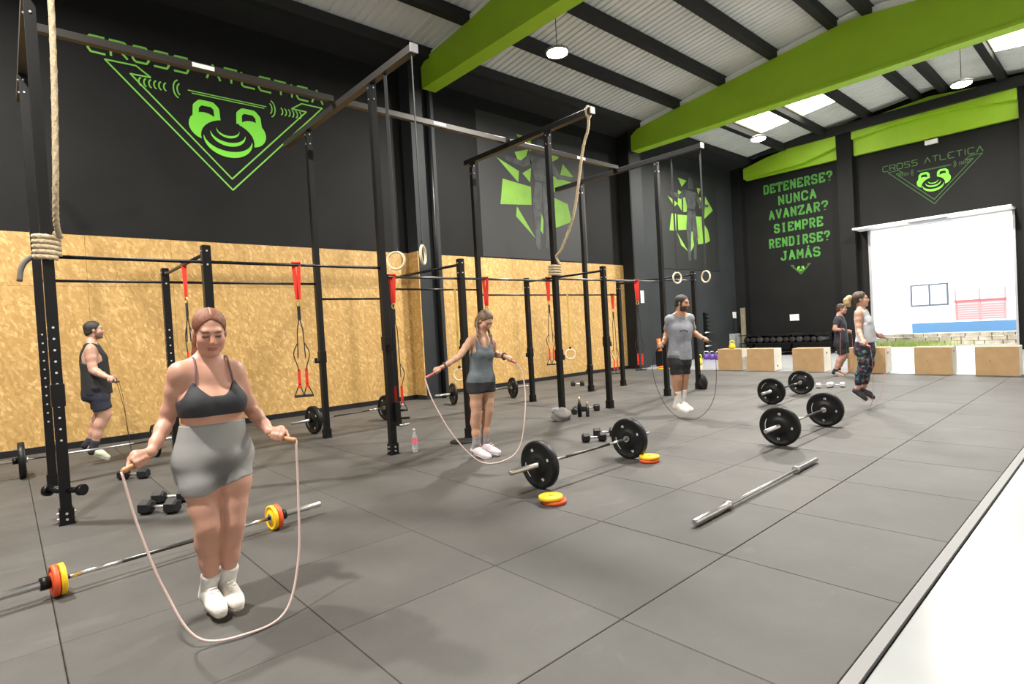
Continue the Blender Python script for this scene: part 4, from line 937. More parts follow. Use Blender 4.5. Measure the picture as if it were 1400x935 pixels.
def person(J, o):
    j = {k: np.array(v, float) for k, v in J.items()}
    h = o['h']; up = np.array([0, 0, 1.])
    for s in 'RL':
        j['hip'+s] = j['hip'+s]+np.array([0, 0, o.get('hipup', .05)])
        d = j['to'+s]-j['he'+s]; L = np.linalg.norm(d)
        if L < o['foot']: j['to'+s] = j['he'+s]+d/L*o['foot']
    org = np.array([j['pel'][0], j['pel'][1], 0.])
    U = norm(j['neck']-j['pel']); Lv = j['shL']-j['shR']; Lv = norm(Lv-U*(Lv@U)); Fv = np.cross(Lv, U); fr = (Lv, Fv, U); TL = np.linalg.norm(j['neck']-j['pel'])
    pts = np.array(list(j.values())); lo = pts.min(0)-.17; hi = pts.max(0)+.19; lo[2] = max(lo[2], -.1)
    core = Field(lo, hi, h); arms = core.like()
    st = [(s*TL if s > -.5 else s, a, b, yo) for s, a, b, yo in o['torso']]
    core.loft(j['pel'], fr, st, .03)
    rt = o.get('trap', .045)
    for s in 'RL':
        core.cone(j['neck']+U*.045-Fv*.015, j['sh'+s]-U*.005, .042, rt, .05)
        core.cone(j['neck']-U*.07, j['sh'+s]-U*.02, .06, rt+.005, .05)
    r = o['leg']; legs = []
    for s in 'RL':
        H, K, A = j['hip'+s], j['kn'+s], j['an'+s]; bk = -Fv
        lf = core.like(); lf.chain([H+U*.03, H+(K-H)*.35+Fv*.008, H+(K-H)*.75, K+Fv*.006, K+(A-K)*.15+bk*.004, K+(A-K)*.34+bk*.018, K+(A-K)*.7+bk*.006, A], [r[0], r[1], r[2], r[3], r[3]*.97, r[4], r[5], r[6]], .045)
        lf.cone(A, j['he'+s]+up*.01, r[6], .03, .02); lf.cone(j['he'+s], j['to'+s], .030, .026, .02); legs.append(lf.f)
    lg_ = np.minimum(legs[0], legs[1])
    kk = .035; hq = np.clip(.5+.5*(lg_-core.f)/kk, 0, 1); core.f = lg_*(1-hq)+core.f*hq-kk*hq*(1-hq)
    if o.get('bust'):
        bz, bx, by, br = o['bust']
        for sg in (-1, 1): core.ell(j['pel']+U*bz*TL+Lv*sg*bx+Fv*by, (br, br*.82, br*.92), fr, .045)
    if o.get('glute'):
        for sg in (-1, 1): core.ell(j['pel']-U*.06+Lv*sg*o['glute'][0]-Fv*o['glute'][1], (o['glute'][2],)*2+(o['glute'][2]*1.1,), fr, .05)
    # head
    hf = norm(np.array([*o['face'], 0.])); pt = math.radians(o['pitch']); side = np.cross(up, hf)     # side = person's left
    hF = hf*math.cos(pt)-up*math.sin(pt); hU = up*math.cos(pt)+hf*math.sin(pt); hL = np.cross(hU, hF)
    tl = math.radians(o.get('tilt', 0)); hL, hU = hL*math.cos(tl)+hU*math.sin(tl), hU*math.cos(tl)-hL*math.sin(tl)
    hc = j['head']; hs = o.get('hs', 1.); hfr = (hL, hF, hU)
    P = lambda x, y, z: hc+hs*(hL*x+hF*y+hU*z)
    E = lambda c, rr, k=.012, mode='u': core.ell(P(*c), [q*hs for q in rr], hfr, k*hs, mode)
    core.cone(P(0, -.030, -.055), j['neck']-U*.02-Fv*.008, .048*hs*o.get('neckw', 1), .056*o.get('neckw', 1), .022)
    E((0, -.018, .032), (.074, .094, .083), .02); E((0, .022, -.035), (.061, .070, .078), .03); E((0, .040, -.088), (.040, .036, .030), .03); E((0, .070, -.104), (.020, .018, .016), .02)
    for sg in (-1, 1): E((sg*.036, .048, -.032), (.028, .030, .026), .025); E((sg*.040, .018, -.072), (.022, .035, .025), .03)
    core.cone(P(-.034, .074, .024), P(.034, .074, .024), .013*hs, .013*hs, .02)
    for sg in (-1, 1):
        E((sg*.031, .094, .002), (.019, .015, .011), .012, 's'); E((sg*.031, .072, .0), (.015, .0145, .0125), .004)
    core.cone(P(0, .082, .012), P(0, .104, -.030), .009*hs, .0125*hs, .012)
    for sg in (-1, 1): E((sg*.0125, .092, -.036), (.0085, .010, .0075), .006)
    E((0, .086, -.064), (.021, .010, .0055), .006); E((0, .084, -.074), (.018, .010, .0065), .006)
    for sg in (-1, 1): E((sg*.077, -.008, -.012), (.008, .020, .031), .008)
    # arms and gripping hands
    q = o['arm']; skin_pts = {}
    for s in 'RL':
        A, B, W, G, T = j['sh'+s], j['el'+s], j['wr'+s], j['ha'+s], j['ha'+s+'t']
        arms.chain([A, A+(B-A)*.38, A+(B-A)*.8, B, B+(W-B)*.28, B+(W-B)*.7, W], [q[0], q[1], q[2], q[3], q[4], q[5], q[6]], .025)
        hx = norm(T-G); w = W-G; w = norm(w-hx*(w@hx)) if np.linalg.norm(np.cross(w, hx)) > 1e-3 else Fv; nn = np.cross(hx, w)
        if nn@up < 0: nn = -nn
        ps = o.get('hand', 1.)
        arms.chain([W, G+w*.042*ps+nn*.012, G+w*.022*ps+nn*.02], [q[6], .021*ps, .018*ps], .02)
        for i in (-1, 0, 1): arms.cone(W*.5+(G+w*.045)*.5+hx*i*.012, G+hx*i*.024*ps+w*.024*ps+nn*.020, .015*ps, .0135*ps, .012)
        for i in range(4):
            e = (1.5-i)*.0195*ps; fl = (.95, 1.05, 1.0, .82)[i]; c = G+hx*e; R = .0225*ps*fl
            arms.chain([c+w*.026*ps+nn*.020*ps, c+nn*R*1.15-w*.004, c-w*R+nn*.004, c-w*R*.6-nn*R*.85, c+w*.006-nn*R], [.0105*ps, .0095*ps, .009*ps, .0085*ps, .008*ps], .004)
        arms.chain([G+w*.048*ps+hx*.020-nn*.006, G+hx*.044*ps+w*.022-nn*.012, G+hx*.062*ps+w*.004-nn*.010, G+hx*.074*ps-w*.008-nn*.004], [.0145*ps, .0120*ps, .0105*ps, .0085*ps], .008)
    k = .03; a, b = core.f, arms.f; hh = np.clip(.5+.5*(b-a)/k, 0, 1); body = b*(1-hh)+a*hh-k*hh*(1-hh)
    V, fc = nets(core, body)
    # skin colour with lips, brows, lashes, beard
    sk = np.array(o['skin']); col = np.tile(sk, (len(V), 1)); v = V-hc; X, Y, Z = (v@hL)/hs, (v@hF)/hs, (v@hU)/hs
    def paint(m, c, w=1.): col[m] = col[m]*(1-w)+np.array(c)*w
    near = (np.abs(X) < .09) & (np.abs(Y) < .13) & (np.abs(Z) < .13)
    paint(near & (((X/.055)**2+((Z+.035)/.05)**2) < 1) & (Y > .03), sk*np.array([1.05, .86, .82]), .5)
    if o.get('beard'): paint(near & (Y > -.01) & (Z < -.042) & (Z > -.125) & ~((np.abs(X) < .012) & (Z > -.05)) & (Y-.0*Z > .0), o['beard'], .92); paint(near & (Y > .0) & (Y < .03) & (np.abs(X) > .05) & (Z < .01), o['beard'], .9)
    paint(near & (Y > .06) & (np.abs(X) < .024) & (Z < -.059) & (Z > -.080), o.get('lip', sk*np.array([.72, .42, .42])), .8)
    for sg in (-1, 1):
        x = X*sg; paint(near & (Y > .05) & (x > .010) & (x < .052) & (np.abs(Z-.024-.12*(x-.03)*(x < .03)+.2*np.maximum(x-.036, 0)) < .0055), o['brow'], .75)
        paint(near & (Y > .055) & (x > .014) & (x < .048) & (np.abs(Z+.003) < .0048), (.03, .018, .012), .8)
    body_o = mesh_obj('person', V, fc, 'skin', org, None, col)
    lab(body_o, o['label'], 'person')
    Xg, Yg, Zg = core.xyz()
    D = lambda a, p: ((Xg-p[0])*a[0]+(Yg-p[1])*a[1]+(Zg-p[2])*a[2]).astype(np.float32)
    env = dict(j=j, U=U, L=Lv, F=Fv, fr=fr, TL=TL, core=core, arms=arms, D=D, Z=Zg, org=org, body=body_o, s=D(U, j['pel']), x=D(Lv, j['pel']), y=D(Fv, j['pel']))
    env['P'] = P; env['hfr'] = hfr; env['hs'] = hs; env['hc'] = hc
    def cloth(name, f, m, colf=None):
        V2, f2 = nets(core, f)
        if len(V2): return mesh_obj(name, V2, f2, m, org, body_o, colf(V2) if colf else None)
    env['cloth'] = cloth
    o['dress'](env)
    # hair
    hd = Field(hc-.24*np.ones(3)-np.array([0, 0, o.get('hairdrop', 0)]), hc+.2*np.ones(3), min(h, .007))
    o['hair'](hd, env)
    V3, f3 = nets(hd)
    if len(V3): mesh_obj('hair', V3, f3, o['hairmat'], org, body_o)
    # shoes
    for s in 'RL':
        a, t, an = j['he'+s], j['to'+s], j['an'+s]; d = norm(t-a); nu = norm(up-d*(up@d)); sd = np.cross(nu, d); sf = (sd, d, nu)
        g = Field(np.minimum(a, t)-.09, np.maximum(np.maximum(a, t), an)+.09, min(h, .006))
        w = o.get('shoew', 1.); L = np.linalg.norm(t-a)
        g.cone(a+nu*.006, t+d*.005-nu*.012, .043*w, .036*w, .02); g.ell(a+d*L*.68-nu*.004, (.050*w, .085, .038), sf, .02); g.ell(a+d*L*.35+nu*.022, (.040*w, .09, .045), sf, .02)
        top = o['shoetop']; g.cone(a+nu*.02, a+(an-a)*top*.75+nu*.01, .040*w, .041*w, .02)
        gx, gy, gz = g.xyz(); D2 = lambda q, p: (gx-p[0])*q[0]+(gy-p[1])*q[1]+(gz-p[2])*q[2]
        bn = D2(nu, a); f0 = g.f.copy(); shoe = np.maximum(f0, -bn-.038); shoe = np.maximum(shoe, D2(norm(an-a), a)-np.linalg.norm(an-a)*top)
        V4, f4 = nets(g, shoe); so = mesh_obj('shoe', V4, f4, o['shoe'], org, body_o)
        sole = np.maximum(f0-.005, np.maximum(-bn-.050, bn+.030)); V5, f5 = nets(g, sole); mesh_obj('sole', V5, f5, o['sole'], org, so)
        lc = MB()
        if h < .009:
            for k2 in range(4):
                c = a+d*L*(.48+.11*k2)+nu*(.072-.0085*k2*1.6); lc.cyl(c-sd*.020, c+sd*.020, .0045, 6)
            lc.v = [tuple(q) for q in lc.v]; lc.build('laces', o.get('lace', o['shoe']), so)
        if o.get('sock'):
            g2 = core.like(); sl = o['sockh']; g2.cone(a, an, r[6]+.012, r[6]+.010, .02); g2.cone(an, an+(j['kn'+s]-an)*sl, r[6]+.010, r[6]+.010+.02*sl, .02)
            cut = np.minimum(9, D(norm(j['kn'+s]-an), an)-np.linalg.norm(j['kn'+s]-an)*sl); cloth('sock', np.maximum(g2.f, cut), o['sock'])
    return env
def rope(J, ctrl, label, cord='pink_rope', hm='wood_handle', r=.006):
    ro = empty('jump_rope', (float(J['pel'][0]), float(J['pel'][1]), 0))
    for s in 'RL':
        G, T = np.array(J['ha'+s]), np.array(J['ha'+s+'t']); d = norm(T-G)
        MB().lathe(G-d*.055, T, [(0, .011), (.1, .0125), (.6, .0125), (.9, .015), (1, .012)], 12).build('handle', hm, ro, True)
    path = spline([tuple(J['haRt'])]+ctrl+[tuple(J['haLt'])], 12)
    MB().tube(path, r, 8).build('cord', cord, ro, True); lab(ro, label, 'jump rope', 'jump ropes in use')

JOINTS = {
'W1':{'head':(-3.495,0.862,1.591),'neck':(-3.547,0.860,1.410),'shR':(-3.539,0.710,1.378),'shL':(-3.555,0.988,1.365),'elR':(-3.633,0.648,1.109),'wrR':(-3.498,0.545,0.969),'haR':(-3.466,0.489,0.934),'haRt':(-3.437,0.402,0.904),'elL':(-3.590,1.084,1.113),'wrL':(-3.419,1.126,0.991),'haL':(-3.368,1.152,0.962),'haLt':(-3.289,1.226,0.936),'pel':(-3.549,0.854,0.863),'waist':(-3.547,0.859,1.084),'hipR':(-3.548,0.768,0.810),'hipL':(-3.546,0.945,0.782),'knR':(-3.482,0.786,0.518),'knL':(-3.494,0.909,0.503),'anR':(-3.562,0.798,0.208),'anL':(-3.559,0.894,0.220),'toR':(-3.408,0.799,0.074),'toL':(-3.416,0.888,0.076),'heR':(-3.605,0.786,0.094),'heL':(-3.603,0.883,0.099)},
'W2':{'head':(-5.271,4.312,1.634),'neck':(-5.327,4.275,1.427),'shR':(-5.346,4.121,1.400),'shL':(-5.312,4.419,1.374),'elR':(-5.318,3.926,1.232),'wrR':(-5.310,3.697,1.132),'haR':(-5.320,3.611,1.089),'haRt':(-5.366,3.470,1.020),'elL':(-5.408,4.523,1.216),'wrL':(-5.205,4.514,1.188),'haL':(-5.128,4.526,1.152),'haLt':(-5.049,4.570,1.105),'pel':(-5.345,4.252,0.907),'waist':(-5.333,4.267,1.092),'hipR':(-5.338,4.164,0.864),'hipL':(-5.342,4.336,0.854),'knR':(-5.349,4.150,0.549),'knL':(-5.332,4.317,0.545),'anR':(-5.378,4.145,0.169),'anL':(-5.374,4.279,0.181),'toR':(-5.213,4.193,0.031),'toL':(-5.202,4.333,0.058),'heR':(-5.413,4.133,0.078),'heL':(-5.402,4.261,0.101)},
'M3':{'head':(-4.723,7.778,1.771),'neck':(-4.769,7.774,1.582),'shR':(-4.877,7.635,1.536),'shL':(-4.692,7.914,1.541),'elR':(-4.989,7.730,1.321),'wrR':(-4.943,7.545,1.170),'haR':(-4.962,7.509,1.116),'haRt':(-5.027,7.465,1.063),'elL':(-4.725,8.034,1.310),'wrL':(-4.522,7.955,1.216),'haL':(-4.453,7.936,1.182),'haLt':(-4.400,8.011,1.143),'pel':(-4.804,7.752,0.940),'waist':(-4.787,7.763,1.143),'hipR':(-4.829,7.666,0.901),'hipL':(-4.771,7.819,0.901),'knR':(-4.803,7.658,0.609),'knL':(-4.778,7.804,0.606),'anR':(-4.839,7.707,0.285),'anL':(-4.804,7.799,0.310),'toR':(-4.657,7.643,0.136),'toL':(-4.638,7.736,0.147),'heR':(-4.881,7.704,0.169),'heL':(-4.847,7.796,0.193)},
'M0':{'head':(-9.595,0.931,1.822),'neck':(-9.598,0.896,1.633),'shR':(-9.411,0.858,1.543),'shL':(-9.793,0.960,1.561),'elR':(-9.360,0.862,1.279),'wrR':(-9.228,0.985,1.182),'haR':(-9.183,1.025,1.130),'haRt':(-9.135,1.090,1.096),'elL':(-9.849,0.999,1.279),'wrL':(-9.960,1.098,1.163),'haL':(-9.995,1.143,1.105),'haLt':(-10.026,1.223,1.064),'pel':(-9.597,0.908,0.999),'waist':(-9.597,0.909,1.150),'hipR':(-9.498,0.896,0.955),'hipL':(-9.695,0.940,0.951),'knR':(-9.491,0.967,0.656),'knL':(-9.694,0.948,0.664),'anR':(-9.503,0.842,0.295),'anL':(-9.706,0.813,0.308),'toR':(-9.495,0.927,0.111),'toL':(-9.702,0.862,0.168),'heR':(-9.506,0.804,0.183),'heL':(-9.711,0.753,0.247)},
'W4':{'head':(-2.885,9.783,1.673),'neck':(-2.881,9.785,1.516),'shR':(-2.877,9.629,1.464),'shL':(-2.891,9.948,1.469),'elR':(-2.871,9.579,1.211),'wrR':(-2.792,9.456,1.072),'haR':(-2.774,9.420,1.009),'haRt':(-2.677,9.407,0.965),'elL':(-2.855,10.000,1.227),'wrL':(-2.798,10.141,1.116),'haL':(-2.759,10.173,1.079),'haLt':(-2.696,10.231,1.051),'pel':(-2.855,9.792,0.966),'waist':(-2.858,9.792,1.145),'hipR':(-2.850,9.700,0.916),'hipL':(-2.854,9.886,0.915),'knR':(-2.873,9.714,0.658),'knL':(-2.841,9.880,0.667),'anR':(-2.951,9.701,0.332),'anL':(-2.905,9.851,0.340),'toR':(-2.883,9.721,0.176),'toL':(-2.828,9.873,0.183),'heR':(-2.990,9.689,0.264),'heL':(-2.945,9.839,0.261)},
'M5':{'head':(-4.695,14.562,1.564),'neck':(-4.743,14.546,1.397),'shR':(-4.732,14.360,1.316),'shL':(-4.776,14.735,1.325),'elR':(-4.777,14.282,1.101),'wrR':(-4.611,14.148,1.084),'haR':(-4.538,14.108,1.083),'haRt':(-4.540,13.981,1.121),'elL':(-4.772,14.789,1.063),'wrL':(-4.716,14.954,1.019),'haL':(-4.692,15.024,0.997),'haLt':(-4.698,15.148,1.027),'pel':(-4.736,14.548,0.797),'waist':(-4.744,14.546,0.986),'hipR':(-4.721,14.448,0.752),'hipL':(-4.740,14.652,0.757),'knR':(-4.696,14.477,0.460),'knL':(-4.705,14.653,0.464),'anR':(-4.836,14.442,0.154),'anL':(-4.826,14.603,0.174),'toR':(-4.742,14.473,0.033),'toL':(-4.717,14.639,0.052),'heR':(-4.881,14.427,0.086),'heL':(-4.871,14.588,0.106)},
}
mat('parting', (.42, .24, .17), .6)
mat('bra', (.030, .031, .037), .75, bump=.1, bscale=250)
mat('strap_mauve', (.20, .11, .13), .7)
mat('white_shoe', (.72, .68, .62), .7, bump=.2, bscale=120)
mat('shoe_sole', (.50, .44, .40), .7)
mat('hair_auburn', (.185, .062, .026), .58, var=.35, scale=40, bump=.5, bscale=160)
mat('hair_brown', (.13, .075, .042), .45, var=.4, scale=40, bump=.5, bscale=160)
mat('hair_black', (.022, .018, .016), .55, bump=.5, bscale=200)
mat('hair_blond', (.46, .33, .16), .5, var=.35, scale=30, bump=.5, bscale=160)
mat('hair_darkbrown', (.06, .035, .022), .5, var=.3, scale=40, bump=.5, bscale=160)
mat('tank_grey', (.105, .125, .14), .85, bump=.4, bscale=28)
mat('tee_grey', (.23, .24, .27), .85, var=.18, scale=9, bump=.5, bscale=24)
mat('black_cloth', (.013, .013, .015), .8, bump=.4, bscale=26)
mat('navy_cloth', (.016, .018, .034), .8, bump=.4, bscale=26)
mat('dark_tee', (.028, .031, .044), .8, bump=.4, bscale=26)
mat('light_top', (.46, .47, .50), .85, bump=.5, bscale=22)
mat('white_sock', (.66, .64, .62), .85, bump=.2, bscale=120)
mat('grey_sock', (.26, .24, .25), .85)
mat('black_sock', (.02, .02, .028), .85)
mat('pale_shoe', (.66, .57, .60), .6)
mat('dark_shoe', (.03, .025, .032), .6)
mat('white_sole', (.78, .77, .76), .6)
mat('pale_lime', (.60, .62, .46), .6)
mat('tan_shoe', (.42, .33, .25), .7)
mat('wristband', (.03, .03, .032), .6)
lg = mat('leggings', (.05, .05, .07), .7); nt = lg.node_tree
vo = nt.nodes.new('ShaderNodeTexVoronoi'); vo.inputs['Scale'].default_value = 30; tcn = nt.nodes.new('ShaderNodeTexCoord'); nt.links.new(tcn.outputs['Object'], vo.inputs['Vector'])
sp = nt.nodes.new('ShaderNodeSeparateColor'); nt.links.new(vo.outputs['Color'], sp.inputs[0])
rp = nt.nodes.new('ShaderNodeValToRGB'); rp.color_ramp.interpolation = 'CONSTANT'; e = rp.color_ramp.elements
e[0].position = 0; e[0].color = (.012, .014, .030, 1); e[1].position = .5; e[1].color = (.035, .028, .075, 1)
for pos, c in ((.68, (.05, .16, .10)), (.80, (.22, .04, .07)), (.88, (.16, .30, .22)), (.95, (.02, .05, .12))):
    q = e.new(pos); q.color = (*c, 1)
nt.links.new(sp.outputs[0], rp.inputs['Fac']); nt.links.new(rp.outputs['Color'], nt.nodes['Principled BSDF'].inputs['Base Color'])

smax = lambda a, b, k: -(lambda A, B, hh: B*(1-hh)+A*hh-k*hh*(1-hh))(-a, -b, np.clip(.5+.5*((-b)-(-a))/k, 0, 1))
def scalp(hd, e, thick=.0, line=.004, slope=.72, k=.02, low=-.085, side=.2):
    P, fr, hs = e['P'], e['hfr'], e['hs']
    hd.ell(P(0, -.022, .034), [q*hs for q in (.083+thick, .101+thick, .090+thick)], fr, .01)
    hd.ell(P(0, -.05, -.03), [q*hs for q in (.068+thick, .066+thick, .065+thick)], fr, .02)
    x, y, z = hd.xyz(); c = e['hc']; g = lambda a: ((x-c[0])*a[0]+(y-c[1])*a[1]+(z-c[2])*a[2])/hs
    X, Y, Z = g(fr[0]), g(fr[1]), g(fr[2]); cut = (Y-line-slope*np.maximum(Z, -.02)-side*np.abs(X))*.8
    hd.f = np.maximum(hd.f, cut); hd.f = np.maximum(hd.f, np.maximum(low, -.022+.62*Y)-Z)
    return g
def surf(e, s, x, out=.004):
    f = e['core']; o = e['j']['pel']+e['U']*s+e['L']*x; p = o
    for k in range(140):
        p = o+e['F']*(.26-.002*k); q = np.clip(np.round((p-f.lo)/f.h).astype(int), 0, f.n-1)
        if f.f[tuple(q)] < 0: break
    return p+e['F']*out
# --- front woman
def dress_w1(e):
    core, s, x, y, TL, j = e['core'].f, e['s'], e['x'], e['y'], e['TL'], e['j']
    ax = np.abs(x); front = np.minimum(.675*TL+np.clip(ax-.03, 0, 1)**1.5*4.2, .850*TL-np.clip(ax-.100, 0, 1)*1.6)
    neckline = np.where(y > 0, front, .68*TL)
    e['cloth']('sports_bra', np.maximum(core-.006, np.maximum(s-neckline, .475*TL-s)), 'bra')
    for sg in (-1, 1):
        pts = [surf(e, .80*TL, sg*.100), surf(e, .88*TL, sg*.094), surf(e, .95*TL, sg*.088), j['neck']+e['L']*sg*.086+e['U']*.026+e['F']*.036, j['neck']+e['L']*sg*.086+e['U']*.040, j['neck']+e['L']*sg*.080-e['F']*.06+e['U']*.010]
        MB().tube(spline(pts, 8), .0055, 6).build('strap', 'strap_mauve', e['body'], True, None)
    hem = .725
    D = e['Z']-hem-.03*np.clip((e['x'])/.1, -1, 1)
    f = np.maximum(core-.006, np.maximum(s-.395*TL, -D))
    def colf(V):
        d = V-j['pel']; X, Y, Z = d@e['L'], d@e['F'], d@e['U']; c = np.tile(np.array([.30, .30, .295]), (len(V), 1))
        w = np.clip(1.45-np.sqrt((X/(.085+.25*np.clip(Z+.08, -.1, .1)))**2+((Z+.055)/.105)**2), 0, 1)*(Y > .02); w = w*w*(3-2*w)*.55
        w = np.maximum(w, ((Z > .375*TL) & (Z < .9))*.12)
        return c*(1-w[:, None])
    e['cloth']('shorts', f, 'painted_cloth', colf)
def hair_w1(hd, e):
    scalp(hd, e, .0, -.012, .80, low=-.085, side=.50); hd.ell(e['P'](0, .03, .132), [.004, .09, .012], e['hfr'], .006, 's')
    P = e['P']; hd.chain([P(-.02, -.10, -.03), P(-.045, -.105, -.09), P(-.055, -.085, -.16), P(-.05, -.075, -.20)], [.030, .030, .026, .014], .02)
W1 = dict(h=.0062, label='woman in dark sports bra and grey shorts skipping rope in the foreground', foot=.175, hs=1.04, face=(1, -.12), pitch=20, skin=(.54, .285, .205), brow=(.16, .07, .04), lip=(.36, .10, .10), neckw=.98,
    torso=[(-.13, .150, .105, -.01), (-.06, .196, .132, -.012), (.04, .208, .132, -.005), (.20, .182, .110, .0), (.40, .156, .098, .005), (.52, .164, .100, .01), (.66, .172, .104, .005), (.80, .155, .090, -.01), (.90, .12, .072, -.015), (.97, .08, .055, -.012)],
    leg=(.099, .094, .074, .057, .060, .047, .037), arm=(.049, .046, .040, .036, .038, .031, .024), bust=(.60, .080, .078, .074), glute=(.085, .065, .098), dress=dress_w1, hair=hair_w1, hairmat='hair_auburn', hairdrop=.05,
    shoe='white_shoe', sole='shoe_sole', shoetop=.95, sock='white_sock', sockh=.05, hipup=.06, shoew=1.02)
# --- woman in grey tank
def dress_w2(e):
    core, s, x, y, TL, j = e['core'], e['s'], e['x'], e['y'], e['TL'], e['j']
    g = core.like(); g.loft(j['pel'], e['fr'], [(-.02, .166, .112, -.008), (.10, .156, .106, -.005), (.25, .142, .100, .0), (.38, .148, .106, .01), (.46, .130, .09, 0)], .02)
    f = np.minimum(core.f-.008, g.f); top = np.where(y > 0, .80*TL+np.clip(np.abs(x)-.045, 0, 1)*1.5, .90*TL)
    arm = e['arms'].f; f = np.maximum(f, np.maximum(s-top, -.015-s)); f = np.maximum(f, -(arm-.004))
    f = np.maximum(f, np.abs(x)-.115-np.clip(.70*TL-s, 0, .08)*1.2)
    e['cloth']('tank_top', f, 'tank_grey')
    hem = j['pel'][2]-.135; e['cloth']('shorts', np.maximum(core.f-.007, np.maximum(s-.10, hem-e['Z'])), 'black_cloth')
    for s_ in 'RL': MB().tube([j['wr'+s_]*1+.037*(math.cos(t)*np.cross(norm(j['ha'+s_]-j['wr'+s_]), (0, 0, 1.))/np.linalg.norm(np.cross(norm(j['ha'+s_]-j['wr'+s_]), (0, 0, 1.)))+math.sin(t)*np.array([0, 0, 1.])) for t in [2*math.pi*k/14 for k in range(14)]], .012, 6, True).build('wristband', 'wristband', e['body'], True)
def hair_w2(hd, e):
    scalp(hd, e, .002, .004, .74, low=-.08); P = e['P']
    for sg in (-1, 1): hd.chain([P(sg*.072, -.03, .0), P(sg*.080, -.04, -.07), e['j']['neck']+e['L']*sg*.085+e['F']*.07+e['U']*.03, e['j']['neck']+e['L']*sg*.085+e['F']*.115-e['U']*.07], [.016, .020, .018, .009], .02)
    hd.chain([P(0, -.09, 0), P(0, -.10, -.08), P(0, -.10, -.15)], [.05, .045, .03], .03)
W2 = dict(h=.0085, label='woman in grey tank top and black shorts skipping beside the rig', foot=.17, hs=.98, face=(1, .05), pitch=38, skin=(.47, .265, .175), brow=(.07, .04, .025),
    torso=[(-.20, .150, .115, -.01), (-.06, .172, .122, -.012), (.08, .166, .112, -.005), (.30, .130, .092, 0), (.50, .136, .096, .005), (.66, .148, .102, .005), (.80, .140, .090, -.005), (.90, .11, .068, -.012), (.97, .07, .05, -.012)],
    leg=(.083, .079, .065, .051, .053, .043, .034), arm=(.044, .043, .038, .033, .035, .029, .023), bust=(.62, .062, .070, .052), glute=(.07, .05, .085), dress=dress_w2, hair=hair_w2, hairmat='hair_brown', hairdrop=.12, trap=.036,
    shoe='pale_shoe', sole='white_sole', shoetop=.7, sock='grey_sock', sockh=.24, neckw=.85)
# --- loose garments shared by the men
def tee(e, m, flare=.03, sleeve=.55, hem=-.03, a=.19, b=.125, sl_r=.075):
    core, s, x, y, TL, j = e['core'], e['s'], e['x'], e['y'], e['TL'], e['j']; g = core.like()
    g.loft(j['pel'], e['fr'], [(hem, a+flare, b+flare, .005), (.10, a+flare*.8, b+flare*.7, .005), (.25, a, b, .005), (.40, a, b, .0), (.50, a*.86, b*.85, -.005), (.56, a*.6, b*.6, -.01)], .03)
    f = np.minimum(core.f-.010, g.f)
    if sleeve:
        q = core.like()
        for s_ in 'RL': A, B = j['sh'+s_], j['el'+s_]; q.cone(A+(e['L']*(-.02 if s_ == 'L' else .02)), A+(B-A)*sleeve, sl_r, sl_r+.006, .02)
        ends = np.full(core.n, -9., np.float32)
        fs = q.f
        for s_ in 'RL':
            A, B = j['sh'+s_], j['el'+s_]; dd = e['D'](norm(B-A), A)-np.linalg.norm(B-A)*sleeve; near = e['x']*(1 if s_ == 'L' else -1) > .10
            fs = np.where(near, np.maximum(fs, dd), fs)
        k = .03; hh = np.clip(.5+.5*(fs-f)/k, 0, 1); f = fs*(1-hh)+f*hh-k*hh*(1-hh)
    top = np.where(y > 0, TL*.955+np.abs(x)*.3, TL*1.02)
    f = np.maximum(f, np.maximum(s-top, hem-s))
    if not sleeve:
        f = np.maximum(f, np.abs(x)-.135-np.clip(.62*TL-s, 0, .10)*1.5)
    return e['cloth']('t_shirt' if sleeve else 'tank_top', f, m)
def baggy(e, m, hemf, r0, r1, waist=.06):
    core, j = e['core'], e['j']; g = core.like(); f = np.where(e['s'] < waist, core.f-.010, 9)
    for s_ in 'RL':
        H, K = j['hip'+s_], j['kn'+s_]; E_ = H+(K-H)*hemf; g.cone(H+e['U']*.02, E_, r0, r1, .04)
        dd = e['D'](norm(K-H), H)-np.linalg.norm(K-H)*hemf; sd = (e['x'] > 0) if s_ == 'L' else (e['x'] <= 0); g.f = np.where(sd, np.maximum(g.f, dd), g.f)
    zc = min(j['hipR'][2]+(j['knR'][2]-j['hipR'][2])*hemf, j['hipL'][2]+(j['knL'][2]-j['hipL'][2])*hemf)
    f = np.minimum(np.maximum(f, zc+.08-e['Z']), g.f); f = np.maximum(f, e['s']-waist)
    return e['cloth']('shorts', f, m)
def short_hair(hd, e): scalp(hd, e, .001, .006, .74, low=-.085)
def dress_m3(e):
    tee(e, 'tee_grey', .020, .78, -.04, .168, .115, .060); baggy(e, 'black_cloth', .80, .100, .098)
    MB().tube([surf(e, .60*e['TL']+.035*math.sin(t), .06*math.cos(t), .016) for t in [math.pi*k/10 for k in range(11)]], .006, 6).build('chest_print', 'navy_cloth', e['body'], True)
MEN = dict(torso=[(-.18, .150, .115, -.01), (-.06, .168, .122, -.01), (.10, .162, .115, 0), (.30, .152, .105, 0), (.52, .166, .112, .005), (.68, .182, .116, .005), (.80, .170, .102, -.005), (.90, .12, .075, -.012), (.97, .075, .055, -.012)],
    leg=(.094, .088, .074, .058, .060, .048, .038), arm=(.056, .052, .045, .040, .043, .035, .028), glute=(.07, .05, .085), trap=.048, neckw=1.02)
M3 = dict(MEN, h=.0095, label='bearded man in grey tee and black shorts jumping rope by the rings', foot=.19, hs=1.03, face=(.85, .09), pitch=10, skin=(.43, .225, .135), brow=(.02, .015, .012), beard=(.025, .018, .015), dress=dress_m3, hair=short_hair, hairmat='hair_black',
    shoe='white_shoe', sole='white_sole', shoetop=.7, sock='white_sock', sockh=.42)
